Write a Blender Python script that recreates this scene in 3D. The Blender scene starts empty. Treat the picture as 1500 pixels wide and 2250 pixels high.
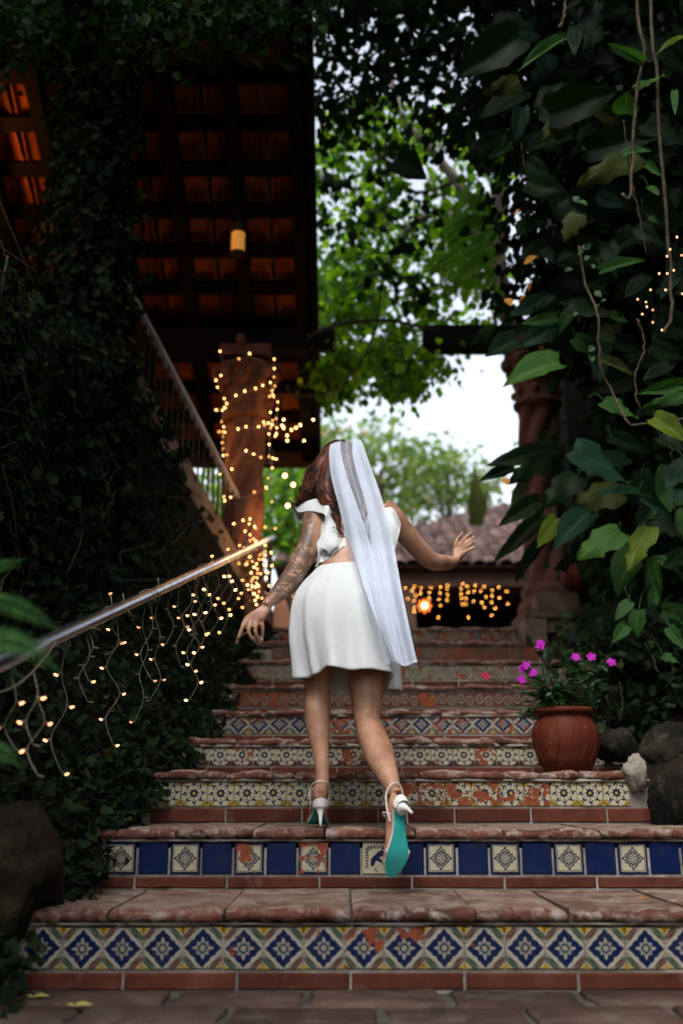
import bpy, bmesh, math, random
import numpy as np
from mathutils import Vector, Matrix

R = math.radians
random.seed(7)
rng = np.random.default_rng(11)
scene = bpy.context.scene
COL = scene.collection

# ------------------------------------------------------------------ camera
FPX = 35.0 / 36.0 * 2250.0
PITCH = math.atan2(633.0, FPX)
CZ = 0.5
SN, CS = math.sin(PITCH), math.cos(PITCH)
cam_data = bpy.data.cameras.new('camera')
cam = bpy.data.objects.new('camera', cam_data)
COL.objects.link(cam)
cam.location = (0, 0, CZ)
cam.rotation_euler = (math.pi / 2 + PITCH, 0, 0)
cam_data.sensor_fit = 'VERTICAL'
cam_data.sensor_height = 36.0
cam_data.sensor_width = 24.0
cam_data.lens = 35.0
cam_data.clip_start = 0.05
cam_data.clip_end = 600.0
cam_data.dof.use_dof = True
cam_data.dof.focus_distance = 3.75
cam_data.dof.aperture_fstop = 1.5
scene.camera = cam

# ------------------------------------------------------------------ sky, sun, exposure
SUN_EL, SUN_AZ = R(52), R(205)          # azimuth measured clockwise from +Y
world = bpy.data.worlds.new('World')
scene.world = world
world.use_nodes = True
wn = world.node_tree
for n in list(wn.nodes):
    wn.nodes.remove(n)
sky = wn.nodes.new('ShaderNodeTexSky')
sky.sky_type = 'NISHITA'
sky.sun_disc = False
sky.sun_elevation = SUN_EL
sky.sun_rotation = SUN_AZ
sky.air_density = 1.0
sky.dust_density = 4.0
sky.ozone_density = 1.0
hs = wn.nodes.new('ShaderNodeHueSaturation')
hs.inputs['Saturation'].default_value = 0.4
bg = wn.nodes.new('ShaderNodeBackground')
bg.inputs['Strength'].default_value = 0.15
wo = wn.nodes.new('ShaderNodeOutputWorld')
wn.links.new(sky.outputs[0], hs.inputs['Color'])
wn.links.new(hs.outputs[0], bg.inputs[0])
wn.links.new(bg.outputs[0], wo.inputs[0])

sun_data = bpy.data.lights.new('sun', 'SUN')
sun_data.energy = 0.7
sun_data.angle = R(30)
sun_data.color = (1.0, 0.97, 0.93)
sun = bpy.data.objects.new('sun', sun_data)
COL.objects.link(sun)
sd = Vector((math.sin(SUN_AZ) * math.cos(SUN_EL), math.cos(SUN_AZ) * math.cos(SUN_EL), math.sin(SUN_EL)))
sun.rotation_euler = sd.to_track_quat('Z', 'Y').to_euler()
sun.location = sd * 30

vs = scene.view_settings
vs.view_transform = 'Standard'
vs.look = 'None'
vs.exposure = 1.55
vs.gamma = 1.0
vs.use_curve_mapping = False
cy = scene.cycles
cy.max_bounces = 7
cy.transparent_max_bounces = 16
cy.transmission_bounces = 4
cy.diffuse_bounces = 3
cy.glossy_bounces = 3
cy.sample_clamp_indirect = 4.0
cy.caustics_reflective = False
cy.caustics_refractive = False

# ------------------------------------------------------------------ pixel helpers (photo pixels 1500 x 2250)
def P(px, py, w):
    """world point on the ray of a photo pixel at depth w along the camera axis"""
    x = (px - 750.0) / FPX * w
    v = (1125.0 - py) / FPX * w
    return Vector((x, w * CS - v * SN, CZ + v * CS + w * SN))

def PY(px, py, Y):
    t = (1125.0 - py) / FPX
    return P(px, py, Y / (CS - t * SN))

def PX(px, py, X):
    return P(px, py, X * FPX / (px - 750.0))

def proj(p):
    y, z = p[1], p[2] - CZ
    w = y * CS + z * SN
    v = z * CS - y * SN
    return 750 + p[0] / w * FPX, 1125 - v / w * FPX, w

# ------------------------------------------------------------------ objects
WL = {}
def empty(name, loc, label=None, cat=None, group=None, kind=None):
    o = bpy.data.objects.new(name, None)
    o.empty_display_size = 0.1
    COL.objects.link(o)
    o.location = loc
    WL[o.name] = Vector(loc)
    tag(o, label, cat, group, kind)
    return o

def tag(o, label=None, cat=None, group=None, kind=None):
    if label: o['label'] = label
    if cat: o['category'] = cat
    if group: o['group'] = group
    if kind: o['kind'] = kind
    return o

def link_mesh(name, me, mats, parent=None, origin=None, smooth=True):
    """me holds world coordinates; origin: world location for a top-level object"""
    if not isinstance(mats, (list, tuple)): mats = [mats]
    for m in mats: me.materials.append(m)
    base = WL[parent.name] if parent else (Vector(origin) if origin is not None else Vector((0, 0, 0)))
    if base.length > 0:
        me.transform(Matrix.Translation(-base))
    if smooth:
        me.polygons.foreach_set('use_smooth', [True] * len(me.polygons))
    o = bpy.data.objects.new(name, me)
    COL.objects.link(o)
    if parent:
        o.parent = parent
    else:
        o.location = base
    WL[o.name] = base
    return o

def inst(name, me, parent, loc, rot=None, scale=None):
    """object sharing mesh data, world location loc"""
    o = bpy.data.objects.new(name, me)
    COL.objects.link(o)
    base = WL[parent.name] if parent else Vector((0, 0, 0))
    if parent: o.parent = parent
    o.location = Vector(loc) - base
    if rot is not None: o.rotation_euler = rot
    if scale is not None: o.scale = scale
    WL[o.name] = Vector(loc)
    return o

def frame_for(t, up=None):
    t = Vector(t).normalized()
    u = Vector((0, 0, 1)) if up is None else Vector(up)
    if abs(t.dot(u)) > 0.97: u = Vector((1, 0, 0))
    a = t.cross(u).normalized()
    return a, a.cross(t).normalized()

class MB:
    def __init__(s):
        s.v, s.f, s.m = [], [], []
    def add(s, vs_, fs, mi=0):
        b = len(s.v)
        s.v.extend([tuple(q) for q in vs_])
        s.f.extend([tuple(b + i for i in f) for f in fs])
        s.m.extend([mi] * len(fs))
    def box(s, c, size, rot=None, mi=0, jit=0):
        hx, hy, hz = size[0] / 2, size[1] / 2, size[2] / 2
        pts = [Vector((x * hx, y * hy, z * hz)) for x in (-1, 1) for y in (-1, 1) for z in (-1, 1)]
        if jit: pts = [p + Vector([random.uniform(-jit, jit) for _ in range(3)]) for p in pts]
        if rot is not None: pts = [rot @ p for p in pts]
        c = Vector(c)
        s.add([p + c for p in pts], [(0, 1, 3, 2), (4, 6, 7, 5), (0, 4, 5, 1), (2, 3, 7, 6), (0, 2, 6, 4), (1, 5, 7, 3)], mi)
    def beam(s, a, b, wx, wz, up=None, mi=0):
        a, b = Vector(a), Vector(b)
        sx, uz = frame_for(b - a, up)
        pts = []
        for p in (a, b):
            for i, j in ((-1, -1), (1, -1), (1, 1), (-1, 1)):
                pts.append(p + sx * (i * wx / 2) + uz * (j * wz / 2))
        s.add(pts, [(3, 2, 1, 0), (4, 5, 6, 7), (0, 1, 5, 4), (1, 2, 6, 5), (2, 3, 7, 6), (3, 0, 4, 7)], mi)
    def tube(s, pts, radii, sides=8, cap=True, mi=0, flat=None, twist_ref=None):
        """flat: optional list of (ra, rb) ellipse radii instead of radii; twist_ref: direction the first radius points to"""
        pts = [Vector(p) for p in pts]
        n = len(pts)
        if not isinstance(radii, (list, tuple)): radii = [radii] * n
        prev = None
        rings = []
        for i in range(n):
            t = (pts[min(i + 1, n - 1)] - pts[max(i - 1, 0)]).normalized()
            if twist_ref is not None:
                r_ = Vector(twist_ref)
                a = (r_ - t * r_.dot(t)).normalized()
            elif prev is None:
                a, _ = frame_for(t)
            else:
                a = (prev - t * prev.dot(t))
                a = a.normalized() if a.length > 1e-6 else frame_for(t)[0]
            prev = a
            b = t.cross(a)
            ra, rb = radii[i] if isinstance(radii[i], (tuple, list)) else (radii[i], radii[i])
            rings.append([pts[i] + a * (ra * math.cos(2 * math.pi * k / sides)) + b * (rb * math.sin(2 * math.pi * k / sides)) for k in range(sides)])
        vv = [p for r in rings for p in r]
        ff = []
        for i in range(n - 1):
            for k in range(sides):
                k2 = (k + 1) % sides
                ff.append((i * sides + k, i * sides + k2, (i + 1) * sides + k2, (i + 1) * sides + k))
        if cap:
            ff.append(tuple(range(sides - 1, -1, -1)))
            ff.append(tuple((n - 1) * sides + k for k in range(sides)))
        s.add(vv, ff, mi)
    def lathe(s, c, prof, seg=24, mi=0, fn=None):
        """prof: list of (r, z); closed top and bottom"""
        c = Vector(c)
        vv = []
        for (r, z) in prof:
            for k in range(seg):
                a = 2 * math.pi * k / seg
                rr = fn(r, z, a) if fn else r
                vv.append(c + Vector((rr * math.cos(a), rr * math.sin(a), z)))
        ff = []
        for i in range(len(prof) - 1):
            for k in range(seg):
                k2 = (k + 1) % seg
                ff.append((i * seg + k, i * seg + k2, (i + 1) * seg + k2, (i + 1) * seg + k))
        ff.append(tuple(range(seg - 1, -1, -1)))
        ff.append(tuple((len(prof) - 1) * seg + k for k in range(seg)))
        s.add(vv, ff, mi)
    def grid(s, pts, closed_u=False, mi=0):
        """pts: rows x cols of points"""
        nr, nc = len(pts), len(pts[0])
        vv = [p for row in pts for p in row]
        ff = []
        for i in range(nr - 1):
            for k in range(nc if closed_u else nc - 1):
                k2 = (k + 1) % nc
                ff.append((i * nc + k, i * nc + k2, (i + 1) * nc + k2, (i + 1) * nc + k))
        s.add(vv, ff, mi)
    def ball(s, c, r, seg=10, rings=6, mi=0, rot=None):
        c = Vector(c)
        rx, ry, rz = r if isinstance(r, (tuple, list)) else (r, r, r)
        vv = []
        for i in range(rings + 1):
            ph = math.pi * i / rings
            ph = max(0.02, min(math.pi - 0.02, ph))
            for k in range(seg):
                a = 2 * math.pi * k / seg
                p = Vector((rx * math.sin(ph) * math.cos(a), ry * math.sin(ph) * math.sin(a), rz * math.cos(ph)))
                if rot is not None: p = rot @ p
                vv.append(c + p)
        ff = []
        for i in range(rings):
            for k in range(seg):
                k2 = (k + 1) % seg
                ff.append((i * seg + k, (i + 1) * seg + k, (i + 1) * seg + k2, i * seg + k2))
        ff.append(tuple(range(seg)))
        ff.append(tuple(rings * seg + k for k in range(seg - 1, -1, -1)))
        s.add(vv, ff, mi)
    def mesh(s, name):
        me = bpy.data.meshes.new(name)
        me.from_pydata(s.v, [], s.f)
        if any(s.m): me.polygons.foreach_set('material_index', s.m)
        me.update()
        return me
    def build(s, name, mats, parent=None, origin=None, smooth=True):
        return link_mesh(name, s.mesh(name), mats, parent, origin, smooth)

def evaluated(o):
    """apply the modifiers of o and keep it as one plain mesh"""
    dg = bpy.context.evaluated_depsgraph_get()
    me = bpy.data.meshes.new_from_object(o.evaluated_get(dg))
    o.modifiers.clear()
    o.data = me
    return o

def cr(pts, n):
    """catmull-rom resample of tuples"""
    pts = [np.array(p, dtype=float) for p in pts]
    out = []
    m = len(pts) - 1
    for i in range(n):
        t = i / (n - 1) * m
        k = min(int(t), m - 1)
        u = t - k
        p0, p1, p2, p3 = pts[max(k - 1, 0)], pts[k], pts[k + 1], pts[min(k + 2, m)]
        out.append(0.5 * ((2 * p1) + (-p0 + p2) * u + (2 * p0 - 5 * p1 + 4 * p2 - p3) * u * u + (-p0 + 3 * p1 - 3 * p2 + p3) * u ** 3))
    return out

# ------------------------------------------------------------------ leaves as many small faces
OVATE = (np.array([(0, 0, 0), (-.3, .25, .07), (-.33, .55, .06), (0, 1, -.1), (.33, .55, .06), (.3, .25, .07), (0, .45, 0)]),
         [(0, 6, 2, 1), (6, 3, 2), (0, 5, 4, 6), (6, 4, 3)])
IVY = (np.array([(0, 0, 0), (-.48, .12, .05), (-.3, .42, .03), (-.34, .7, .02), (0, 1, -.08), (.34, .7, .02), (.3, .42, .03), (.48, .12, .05)]),
       [(0, 2, 1), (0, 4, 3, 2), (0, 6, 5, 4), (0, 7, 6)])
SLIMW = (np.array([(0, 0, 0), (-.14, .35, .03), (0, 1, -.05), (.14, .35, .03)]), [(0, 2, 1), (0, 3, 2)])
SLIM = (np.array([(0, 0, 0), (-.06, .3, .03), (0, 1, -.05), (.06, .3, .03)]), [(0, 2, 1), (0, 3, 2)])

def leaves(pos, tip, nrm, size, shape=OVATE, name='leaves', fold=1.0):
    pos = np.asarray(pos, float); n = len(pos)
    tip = np.asarray(tip, float); tip = tip / np.maximum(np.linalg.norm(tip, axis=1, keepdims=True), 1e-9)
    nrm = np.asarray(nrm, float)
    nrm = nrm - tip * np.sum(nrm * tip, axis=1, keepdims=True)
    ln = np.linalg.norm(nrm, axis=1, keepdims=True)
    bad = ln[:, 0] < 1e-5
    if bad.any():
        alt = np.cross(tip[bad], np.array([[0.31, 0.5, 0.81]])); nrm[bad] = alt; ln = np.linalg.norm(nrm, axis=1, keepdims=True)
    nrm = nrm / ln
    side = np.cross(tip, nrm)
    size = np.asarray(size, float).reshape(n, 1, 1)
    T, F = shape
    V = pos[:, None, :] + size * (T[None, :, 0:1] * side[:, None, :] + T[None, :, 1:2] * tip[:, None, :] + fold * T[None, :, 2:3] * nrm[:, None, :])
    k = len(T)
    V = V.reshape(-1, 3)
    faces = []
    for f in F:
        fa = np.array(f)[None, :] + (np.arange(n) * k)[:, None]
        faces += fa.tolist()
    me = bpy.data.meshes.new(name)
    me.from_pydata(V.tolist(), [], faces)
    at = me.attributes.new('rnd', 'FLOAT', 'POINT')
    at.data.foreach_set('value', np.repeat(rng.random(n), k).astype(np.float32))
    me.update()
    return me

def rvec(n):
    a = rng.normal(size=(n, 3))
    return a / np.linalg.norm(a, axis=1, keepdims=True)
# ------------------------------------------------------------------ materials
def new_mat(name):
    m = bpy.data.materials.new(name)
    m.use_nodes = True
    nt = m.node_tree
    b = nt.nodes['Principled BSDF']
    return m, nt, b

def rgb(c): return (c[0], c[1], c[2], 1.0)

def noise_node(nt, scale, detail=4, rough=0.55, coord='Object', w=None, dist=0.0):
    tc = nt.nodes.new('ShaderNodeTexCoord')
    n = nt.nodes.new('ShaderNodeTexNoise')
    n.inputs['Scale'].default_value = scale
    n.inputs['Detail'].default_value = detail
    n.inputs['Roughness'].default_value = rough
    n.inputs['Distortion'].default_value = dist
    nt.links.new(tc.outputs[coord], n.inputs['Vector'])
    if w is not None:
        n.noise_dimensions = '4D'
        nt.links.new(w, n.inputs['W'])
    return n

def ramp(nt, src, stops):
    r = nt.nodes.new('ShaderNodeValToRGB')
    el = r.color_ramp.elements
    while len(el) < len(stops): el.new(0.5)
    for e, (p, c) in zip(el, stops):
        e.position = p
        e.color = rgb(c) if hasattr(c, '__len__') else (c, c, c, 1)
    nt.links.new(src, r.inputs[0])
    return r

def obj_random(nt, mul=40.0):
    oi = nt.nodes.new('ShaderNodeObjectInfo')
    mm = nt.nodes.new('ShaderNodeMath'); mm.operation = 'MULTIPLY'
    mm.inputs[1].default_value = mul
    nt.links.new(oi.outputs['Random'], mm.inputs[0])
    return oi.outputs['Random'], mm.outputs[0]

def mixc(nt, fac, a, b, mode='MIX'):
    x = nt.nodes.new('ShaderNodeMix'); x.data_type = 'RGBA'; x.blend_type = mode
    for s, v in ((x.inputs[0], fac), (x.inputs[6], a), (x.inputs[7], b)):
        if hasattr(v, 'is_output') or isinstance(v, bpy.types.NodeSocket): nt.links.new(v, s)
        elif hasattr(v, '__len__'): s.default_value = rgb(v)
        else: s.default_value = v
    return x.outputs[2]

def bump_from(nt, b, src, strength, dist=0.01):
    bp = nt.nodes.new('ShaderNodeBump')
    bp.inputs['Strength'].default_value = strength
    bp.inputs['Distance'].default_value = dist
    nt.links.new(src, bp.inputs['Height'])
    nt.links.new(bp.outputs[0], b.inputs['Normal'])
    return bp

def rough_mat(name, stops, scale=6, rough=0.8, bump=0.4, bscale=45, bdist=0.01, metal=0.0, spec=0.12, per_obj=True, var=0.25, dirt=None, dust=None):
    """mottled surface: colour ramp over noise, finer noise as relief, a per-object value shift"""
    m, nt, b = new_mat(name)
    rnd, w = obj_random(nt)
    n = noise_node(nt, scale, 9, 0.68, w=w if per_obj else None)
    r = ramp(nt, n.outputs[0], [(.5 + (p_ - .5) * .6, c_) for p_, c_ in stops])
    colr = r.outputs[0]
    if per_obj and var:
        mr = nt.nodes.new('ShaderNodeMapRange')
        mr.inputs[3].default_value = 1 - var; mr.inputs[4].default_value = 1 + var
        nt.links.new(rnd, mr.inputs[0])
        hv = nt.nodes.new('ShaderNodeHueSaturation')
        nt.links.new(mr.outputs[0], hv.inputs['Value'])
        nt.links.new(colr, hv.inputs['Color'])
        colr = hv.outputs[0]
    if dirt:
        dn = noise_node(nt, dirt[0], 6, 0.65, w=w if per_obj else None)
        dr = ramp(nt, dn.outputs[0], [(dirt[1], 0.0), (dirt[2], 1.0)])
        colr = mixc(nt, dr.outputs[0], colr, dirt[3])
    if dust:
        dn = noise_node(nt, dust[0], 10, 0.72, w=w if per_obj else None, dist=.4)
        colr = mixc(nt, ramp(nt, dn.outputs[0], [(dust[1], 0.0), (dust[2], 1.0)]).outputs[0], colr, dust[3])
    nt.links.new(colr, b.inputs['Base Color'])
    b.inputs['Roughness'].default_value = rough
    b.inputs['Metallic'].default_value = metal
    b.inputs['Specular IOR Level'].default_value = spec
    if bump:
        n2 = noise_node(nt, bscale, 6, 0.65, w=w if per_obj else None)
        bump_from(nt, b, n2.outputs[0], bump, bdist)
    return m

def leaf_mat(name, stops, transl=0.35, rough=0.55, spec=0.12, tcol=None):
    m, nt, b = new_mat(name)
    at = nt.nodes.new('ShaderNodeAttribute'); at.attribute_name = 'rnd'
    r = ramp(nt, at.outputs['Fac'], stops)
    nt.links.new(r.outputs[0], b.inputs['Base Color'])
    b.inputs['Roughness'].default_value = rough
    b.inputs['Specular IOR Level'].default_value = spec
    tr = nt.nodes.new('ShaderNodeBsdfTranslucent')
    tc = mixc(nt, 1.0, r.outputs[0], tcol or (1.7, 2.2, 0.6), 'MULTIPLY')
    nt.links.new(tc, tr.inputs[0])
    mx = nt.nodes.new('ShaderNodeMixShader')
    mx.inputs[0].default_value = transl
    out = nt.nodes['Material Output']
    nt.links.new(b.outputs[0], mx.inputs[1]); nt.links.new(tr.outputs[0], mx.inputs[2])
    nt.links.new(mx.outputs[0], out.inputs[0])
    return m

def emit_mat(name, col, strength):
    m, nt, b = new_mat(name)
    b.inputs['Base Color'].default_value = rgb(col)
    b.inputs['Emission Color'].default_value = rgb(col)
    b.inputs['Emission Strength'].default_value = strength
    return m

def plain(name, col, rough=0.6, metal=0.0, spec=0.4):
    return rough_mat(name, [(0.3, [c * 0.85 for c in col]), (0.7, [min(1, c * 1.12) for c in col])], 14, rough, 0.1, 80, 0.003, metal, spec, var=0.06)

M = {}
M['mortar'] = rough_mat('mortar', [(0.3, (0.1294, 0.1165, 0.09919)), (0.55, (0.2329, 0.2156, 0.1898)), (0.8, (0.3622, 0.3536, 0.3364))], 5, .9, .7, 40, .012, dirt=(3, .52, .7, (0.05175, 0.04312, 0.0345)))
M['brick'] = rough_mat('red_brick', [(0.25, (0.05525, 0.0153, 0.00935)), (0.6, (0.08712, 0.02635, 0.01615)), (0.85, (0.1148, 0.0425, 0.0289))], 9, .85, .45, 90, .005, var=.2, dirt=(7, .58, .8, (0.02975, 0.01488, 0.01063)), dust=(11, .57, .75, (.16, .11, .09)))
M['tread'] = rough_mat('worn_tread_stone', [(0.22, (0.07508, 0.04909, 0.03465)), (0.45, (0.1559, 0.08663, 0.06352)), (0.6, (0.1906, 0.1213, 0.0924)), (0.8, (0.2426, 0.2021, 0.1675))], 7, .9, .8, 45, .012, var=.22, dirt=(6, .56, .75, (0.05775, 0.04331, 0.02888)), dust=(9, .47, .6, (.26, .21, .17)))
M['nosing'] = rough_mat('worn_nosing', [(0.25, (0.066, 0.02475, 0.0176)), (0.5, (0.1265, 0.0495, 0.03575)), (0.66, (0.165, 0.088, 0.066)), (0.78, (0.275, 0.253, 0.231))], 11, .9, .9, 55, .012, var=.22, dirt=(5, .54, .72, (0.033, 0.02475, 0.01925)), dust=(13, .51, .61, (.3, .25, .21)))
M['paver'] = rough_mat('paver', [(0.25, (0.0425, 0.02763, 0.02125)), (0.5, (0.08075, 0.04675, 0.03613)), (0.75, (0.1148, 0.08075, 0.06375))], 4, .9, .8, 30, .015, var=.25, dirt=(3, .5, .72, (0.0255, 0.0221, 0.017)), dust=(6, .5, .68, (.13, .105, .085)))
M['earth'] = rough_mat('earth', [(0.3, (.008, .006, .004)), (0.7, (.024, .018, .012))], 3, .95, .8, 20, .03, per_obj=False)
M['darkwall'] = rough_mat('dark_wall', [(0.3, (.006, .006, .005)), (0.7, (.018, .017, .013))], 3, .95, .6, 14, .03, per_obj=False)  # plain near-black tone, shared by walls, pavilion interior and upper treads
M['plaster'] = rough_mat('pale_plaster', [(0.3, (0.18, 0.138, 0.102)), (0.7, (0.288, 0.24, 0.192))], 5, .9, .5, 25, .01, dirt=(3, .5, .75, (0.06, 0.048, 0.036)))
M['pinkplaster'] = rough_mat('pink_plaster', [(0.3, (0.42, 0.238, 0.182)), (0.7, (0.525, 0.336, 0.28))], 5, .85, .3, 25, .01)
M['cantera'] = rough_mat('pink_cantera_stone', [(0.25, (0.08, 0.0375, 0.0275)), (0.55, (0.135, 0.0675, 0.05)), (0.8, (0.18, 0.105, 0.0825))], 6, .9, .6, 30, .012, var=.05)
M['block'] = rough_mat('stone_block', [(0.3, (0.08, 0.06, 0.04)), (0.7, (0.17, 0.135, 0.095))], 5, .9, .7, 20, .02, var=.25)
M['wood'] = rough_mat('dark_timber', [(0.3, (0.0012, 0.0009, 0.0006)), (0.7, (0.0042, 0.0027, 0.0018))], 8, .75, .4, 40, .006, var=.2)
M['brownwood'] = rough_mat('brown_timber', [(0.3, (0.0378, 0.021, 0.0147)), (0.7, (0.0714, 0.0399, 0.0294))], 8, .75, .4, 40, .006, var=.2)
M['rooftile'] = rough_mat('clay_roof_tile', [(0.25, (0.1496, 0.0442, 0.01904)), (0.6, (0.272, 0.085, 0.0306)), (0.85, (0.34, 0.136, 0.0612))], 9, .85, .4, 40, .006, var=.25)
M['oldtile'] = rough_mat('weathered_roof_tile', [(0.25, (0.02604, 0.01674, 0.01488)), (0.5, (0.06324, 0.0372, 0.03162)), (0.7, (0.1042, 0.0744, 0.06696)), (0.85, (0.1674, 0.1562, 0.1562))], 9, .9, .5, 30, .01, var=.45)
M['rock'] = rough_mat('dark_rock', [(0.25, (0.00336, 0.00294, 0.00252)), (0.55, (0.0105, 0.00882, 0.00672)), (0.8, (0.0294, 0.0252, 0.0189))], 7, .92, .9, 18, .04, dust=(8, .55, .7, (.06, .055, .04)))
M['joint'] = rough_mat('dirty_joint', [(0.3, (.03, .026, .02)), (0.7, (.11, .1, .085))], 9, .95, .8, 40, .012, per_obj=False)
M['boulder'] = rough_mat('brown_boulder', [(0.25, (0.0084, 0.0063, 0.0042)), (0.55, (0.021, 0.01554, 0.0105)), (0.8, (0.042, 0.0336, 0.0231))], 9, .95, .9, 30, .03, dust=(7, .55, .72, (0.0525, 0.0455, 0.028)))
M['palerock'] = rough_mat('pale_rock', [(0.3, (0.156, 0.126, 0.096)), (0.55, (0.252, 0.228, 0.186)), (0.8, (0.348, 0.33, 0.3))], 14, .9, .8, 40, .015)
M['terracotta'] = rough_mat('terracotta_pot', [(0.3, (0.05729, 0.01042, 0.005208)), (0.7, (0.08854, 0.01953, 0.009114))], 6, .62, .25, 60, .004, dust=(7, .56, .72, (.14, .075, .05)))
M['steel'] = rough_mat('galvanised_pipe', [(0.3, (0.336, 0.368, 0.416)), (0.7, (0.48, 0.52, 0.576))], 12, .27, .1, 90, .002, metal=1.0)
M['iron'] = rough_mat('dark_iron', [(0.3, (.012, .012, .012)), (0.7, (.035, .033, .03))], 12, .55, .2, 90, .003, metal=.3)
M['railpaint'] = rough_mat('pale_rail', [(0.3, (0.51, 0.544, 0.595)), (0.7, (0.782, 0.816, 0.884))], 10, .6, .4, 70, .004)
M['bark'] = rough_mat('bark', [(0.3, (0.024, 0.018, 0.0132)), (0.7, (0.084, 0.066, 0.051))], 10, .95, .9, 30, .03, per_obj=False)
M['palebark'] = rough_mat('pale_bark', [(0.3, (0.096, 0.08, 0.064)), (0.7, (0.24, 0.208, 0.176))], 10, .9, .8, 30, .02, per_obj=False)
M['root'] = rough_mat('aerial_root', [(0.3, (0.03744, 0.02808, 0.01716)), (0.7, (0.0936, 0.07488, 0.04992))], 30, .9, .5, 80, .006, per_obj=False)
M['wire'] = rough_mat('clear_wire', [(0.3, (0.195, 0.169, 0.13)), (0.7, (0.2925, 0.26, 0.208))], 30, .35, 0, per_obj=False, spec=.6)
M['bulb'] = emit_mat('glowing_bulb', (1.0, .5, .17), 7.0)
M['bulbdim'] = emit_mat('dim_bulb', (1.0, .42, .12), 3.0)
M['bulbpinkdim'] = emit_mat('dim_bulb_rose', (1.0, .36, .14), .45)
M['bulbpink'] = emit_mat('glowing_bulb_rose', (1.0, .42, .2), 1.0)
M['bulbfar'] = emit_mat('glowing_bulb_amber', (1.0, .42, .08), 9.0)
M['lampglow'] = emit_mat('lit_lamp_glass', (1.0, .42, .06), .12)
M['starcore'] = emit_mat('lit_star_core', (1.0, .62, .3), 5.0)
M['starpetal'] = emit_mat('lit_star_petal', (1.0, .2, .04), .8)
M['ivy'] = leaf_mat('ivy_leaf', [(0, (0.004, 0.0088, 0.0048)), (.6, (0.0096, 0.0192, 0.0088)), (.95, (0.0176, 0.032, 0.0112)), (1, (0.048, 0.036, 0.012))], .12, .7, .05)
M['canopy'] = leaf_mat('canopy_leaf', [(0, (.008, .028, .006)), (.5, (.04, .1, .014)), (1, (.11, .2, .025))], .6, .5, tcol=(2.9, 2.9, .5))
M['canopydark'] = leaf_mat('shaded_canopy_leaf', [(0, (0.0032, 0.0088, 0.0032)), (1, (0.0104, 0.0256, 0.0072))], .25, .7, .05)  # darker copy of the canopy green, crown shade put into the colour
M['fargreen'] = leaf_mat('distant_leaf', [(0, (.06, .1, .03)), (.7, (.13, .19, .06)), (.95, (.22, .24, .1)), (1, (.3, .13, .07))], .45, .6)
M['vinca'] = leaf_mat('vinca_leaf', [(0, (0.014, 0.0385, 0.0154)), (1, (0.035, 0.077, 0.0315))], .25, .45)
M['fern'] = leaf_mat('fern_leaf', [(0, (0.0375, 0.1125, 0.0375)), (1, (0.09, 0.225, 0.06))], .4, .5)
M['fernlight'] = leaf_mat('pale_fern_leaf', [(0, (.09, .2, .03)), (1, (.2, .34, .07))], .5, .5)  # paler green for the fern clump on the tree trunk
M['dead'] = leaf_mat('dead_leaf', [(0, (.3, .1, .02)), (1, (.42, .2, .04))], .3, .8)
M['yellowleaf'] = leaf_mat('fallen_yellow_leaf', [(0, (.35, .3, .08)), (1, (.45, .4, .12))], .2, .7)
M['petal'] = leaf_mat('magenta_petal', [(0, (0.3025, 0.0055, 0.275)), (1, (0.374, 0.022, 0.341))], .25, .6, tcol=(0.66, 0.44, 0.66))
M['petalred'] = leaf_mat('crimson_petal', [(0, (0.36, 0.012, 0.06)), (1, (0.42, 0.03, 0.09))], .25, .6, tcol=(0.72, 0.48, 0.72))

def bigleaf_mat(name, c1, c2, vein, var=0.25):
    """large climber leaf: local x across, y along; pale midrib and side veins, blotchy variegation"""
    m, nt, b = new_mat(name)
    tc = nt.nodes.new('ShaderNodeTexCoord')
    sp = nt.nodes.new('ShaderNodeSeparateXYZ')
    nt.links.new(tc.outputs['UV'], sp.inputs[0])
    def mt(op, a, b_=None, c_=None):
        n = nt.nodes.new('ShaderNodeMath'); n.operation = op
        for i, v in enumerate((a, b_, c_)):
            if v is None: continue
            if isinstance(v, (int, float)): n.inputs[i].default_value = v
            else: nt.links.new(v, n.inputs[i])
        return n.outputs[0]
    ax = mt('ABSOLUTE', mt('SUBTRACT', sp.outputs[0], .5))
    rib = mt('LESS_THAN', ax, .012)
    ph = mt('FRACT', mt('MULTIPLY', mt('SUBTRACT', sp.outputs[1], mt('MULTIPLY', ax, .7)), 9.0))
    sv = mt('LESS_THAN', mt('ABSOLUTE', mt('SUBTRACT', ph, .5)), .05)
    rnd, w = obj_random(nt)
    n = noise_node(nt, 3.5, 4, .6, 'UV', w)
    base = ramp(nt, n.outputs[0], [(.3, c1), (.7, c2)]).outputs[0]
    n2 = noise_node(nt, 9, 3, .7, 'UV', w, 1.0)
    vg = ramp(nt, n2.outputs[0], [(.62, 0.0), (.7, 1.0)]).outputs[0]
    base = mixc(nt, mt('MULTIPLY', vg, var), base, vein)
    base = mixc(nt, mt('MULTIPLY', sv, .28), base, vein)
    base = mixc(nt, mt('MULTIPLY', rib, .75), base, vein)
    nt.links.new(base, b.inputs['Base Color'])
    b.inputs['Roughness'].default_value = .42
    b.inputs['Specular IOR Level'].default_value = .035
    hb = mt('SUBTRACT', 0.0, mt('ADD', mt('MULTIPLY', sv, .5), rib))
    bump_from(nt, b, hb, .5, .004)
    tr = nt.nodes.new('ShaderNodeBsdfTranslucent')
    nt.links.new(mixc(nt, 1.0, base, (1.6, 2.0, .6), 'MULTIPLY'), tr.inputs[0])
    mx = nt.nodes.new('ShaderNodeMixShader'); mx.inputs[0].default_value = .28
    nt.links.new(b.outputs[0], mx.inputs[1]); nt.links.new(tr.outputs[0], mx.inputs[2])
    nt.links.new(mx.outputs[0], nt.nodes['Material Output'].inputs[0])
    return m
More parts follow.
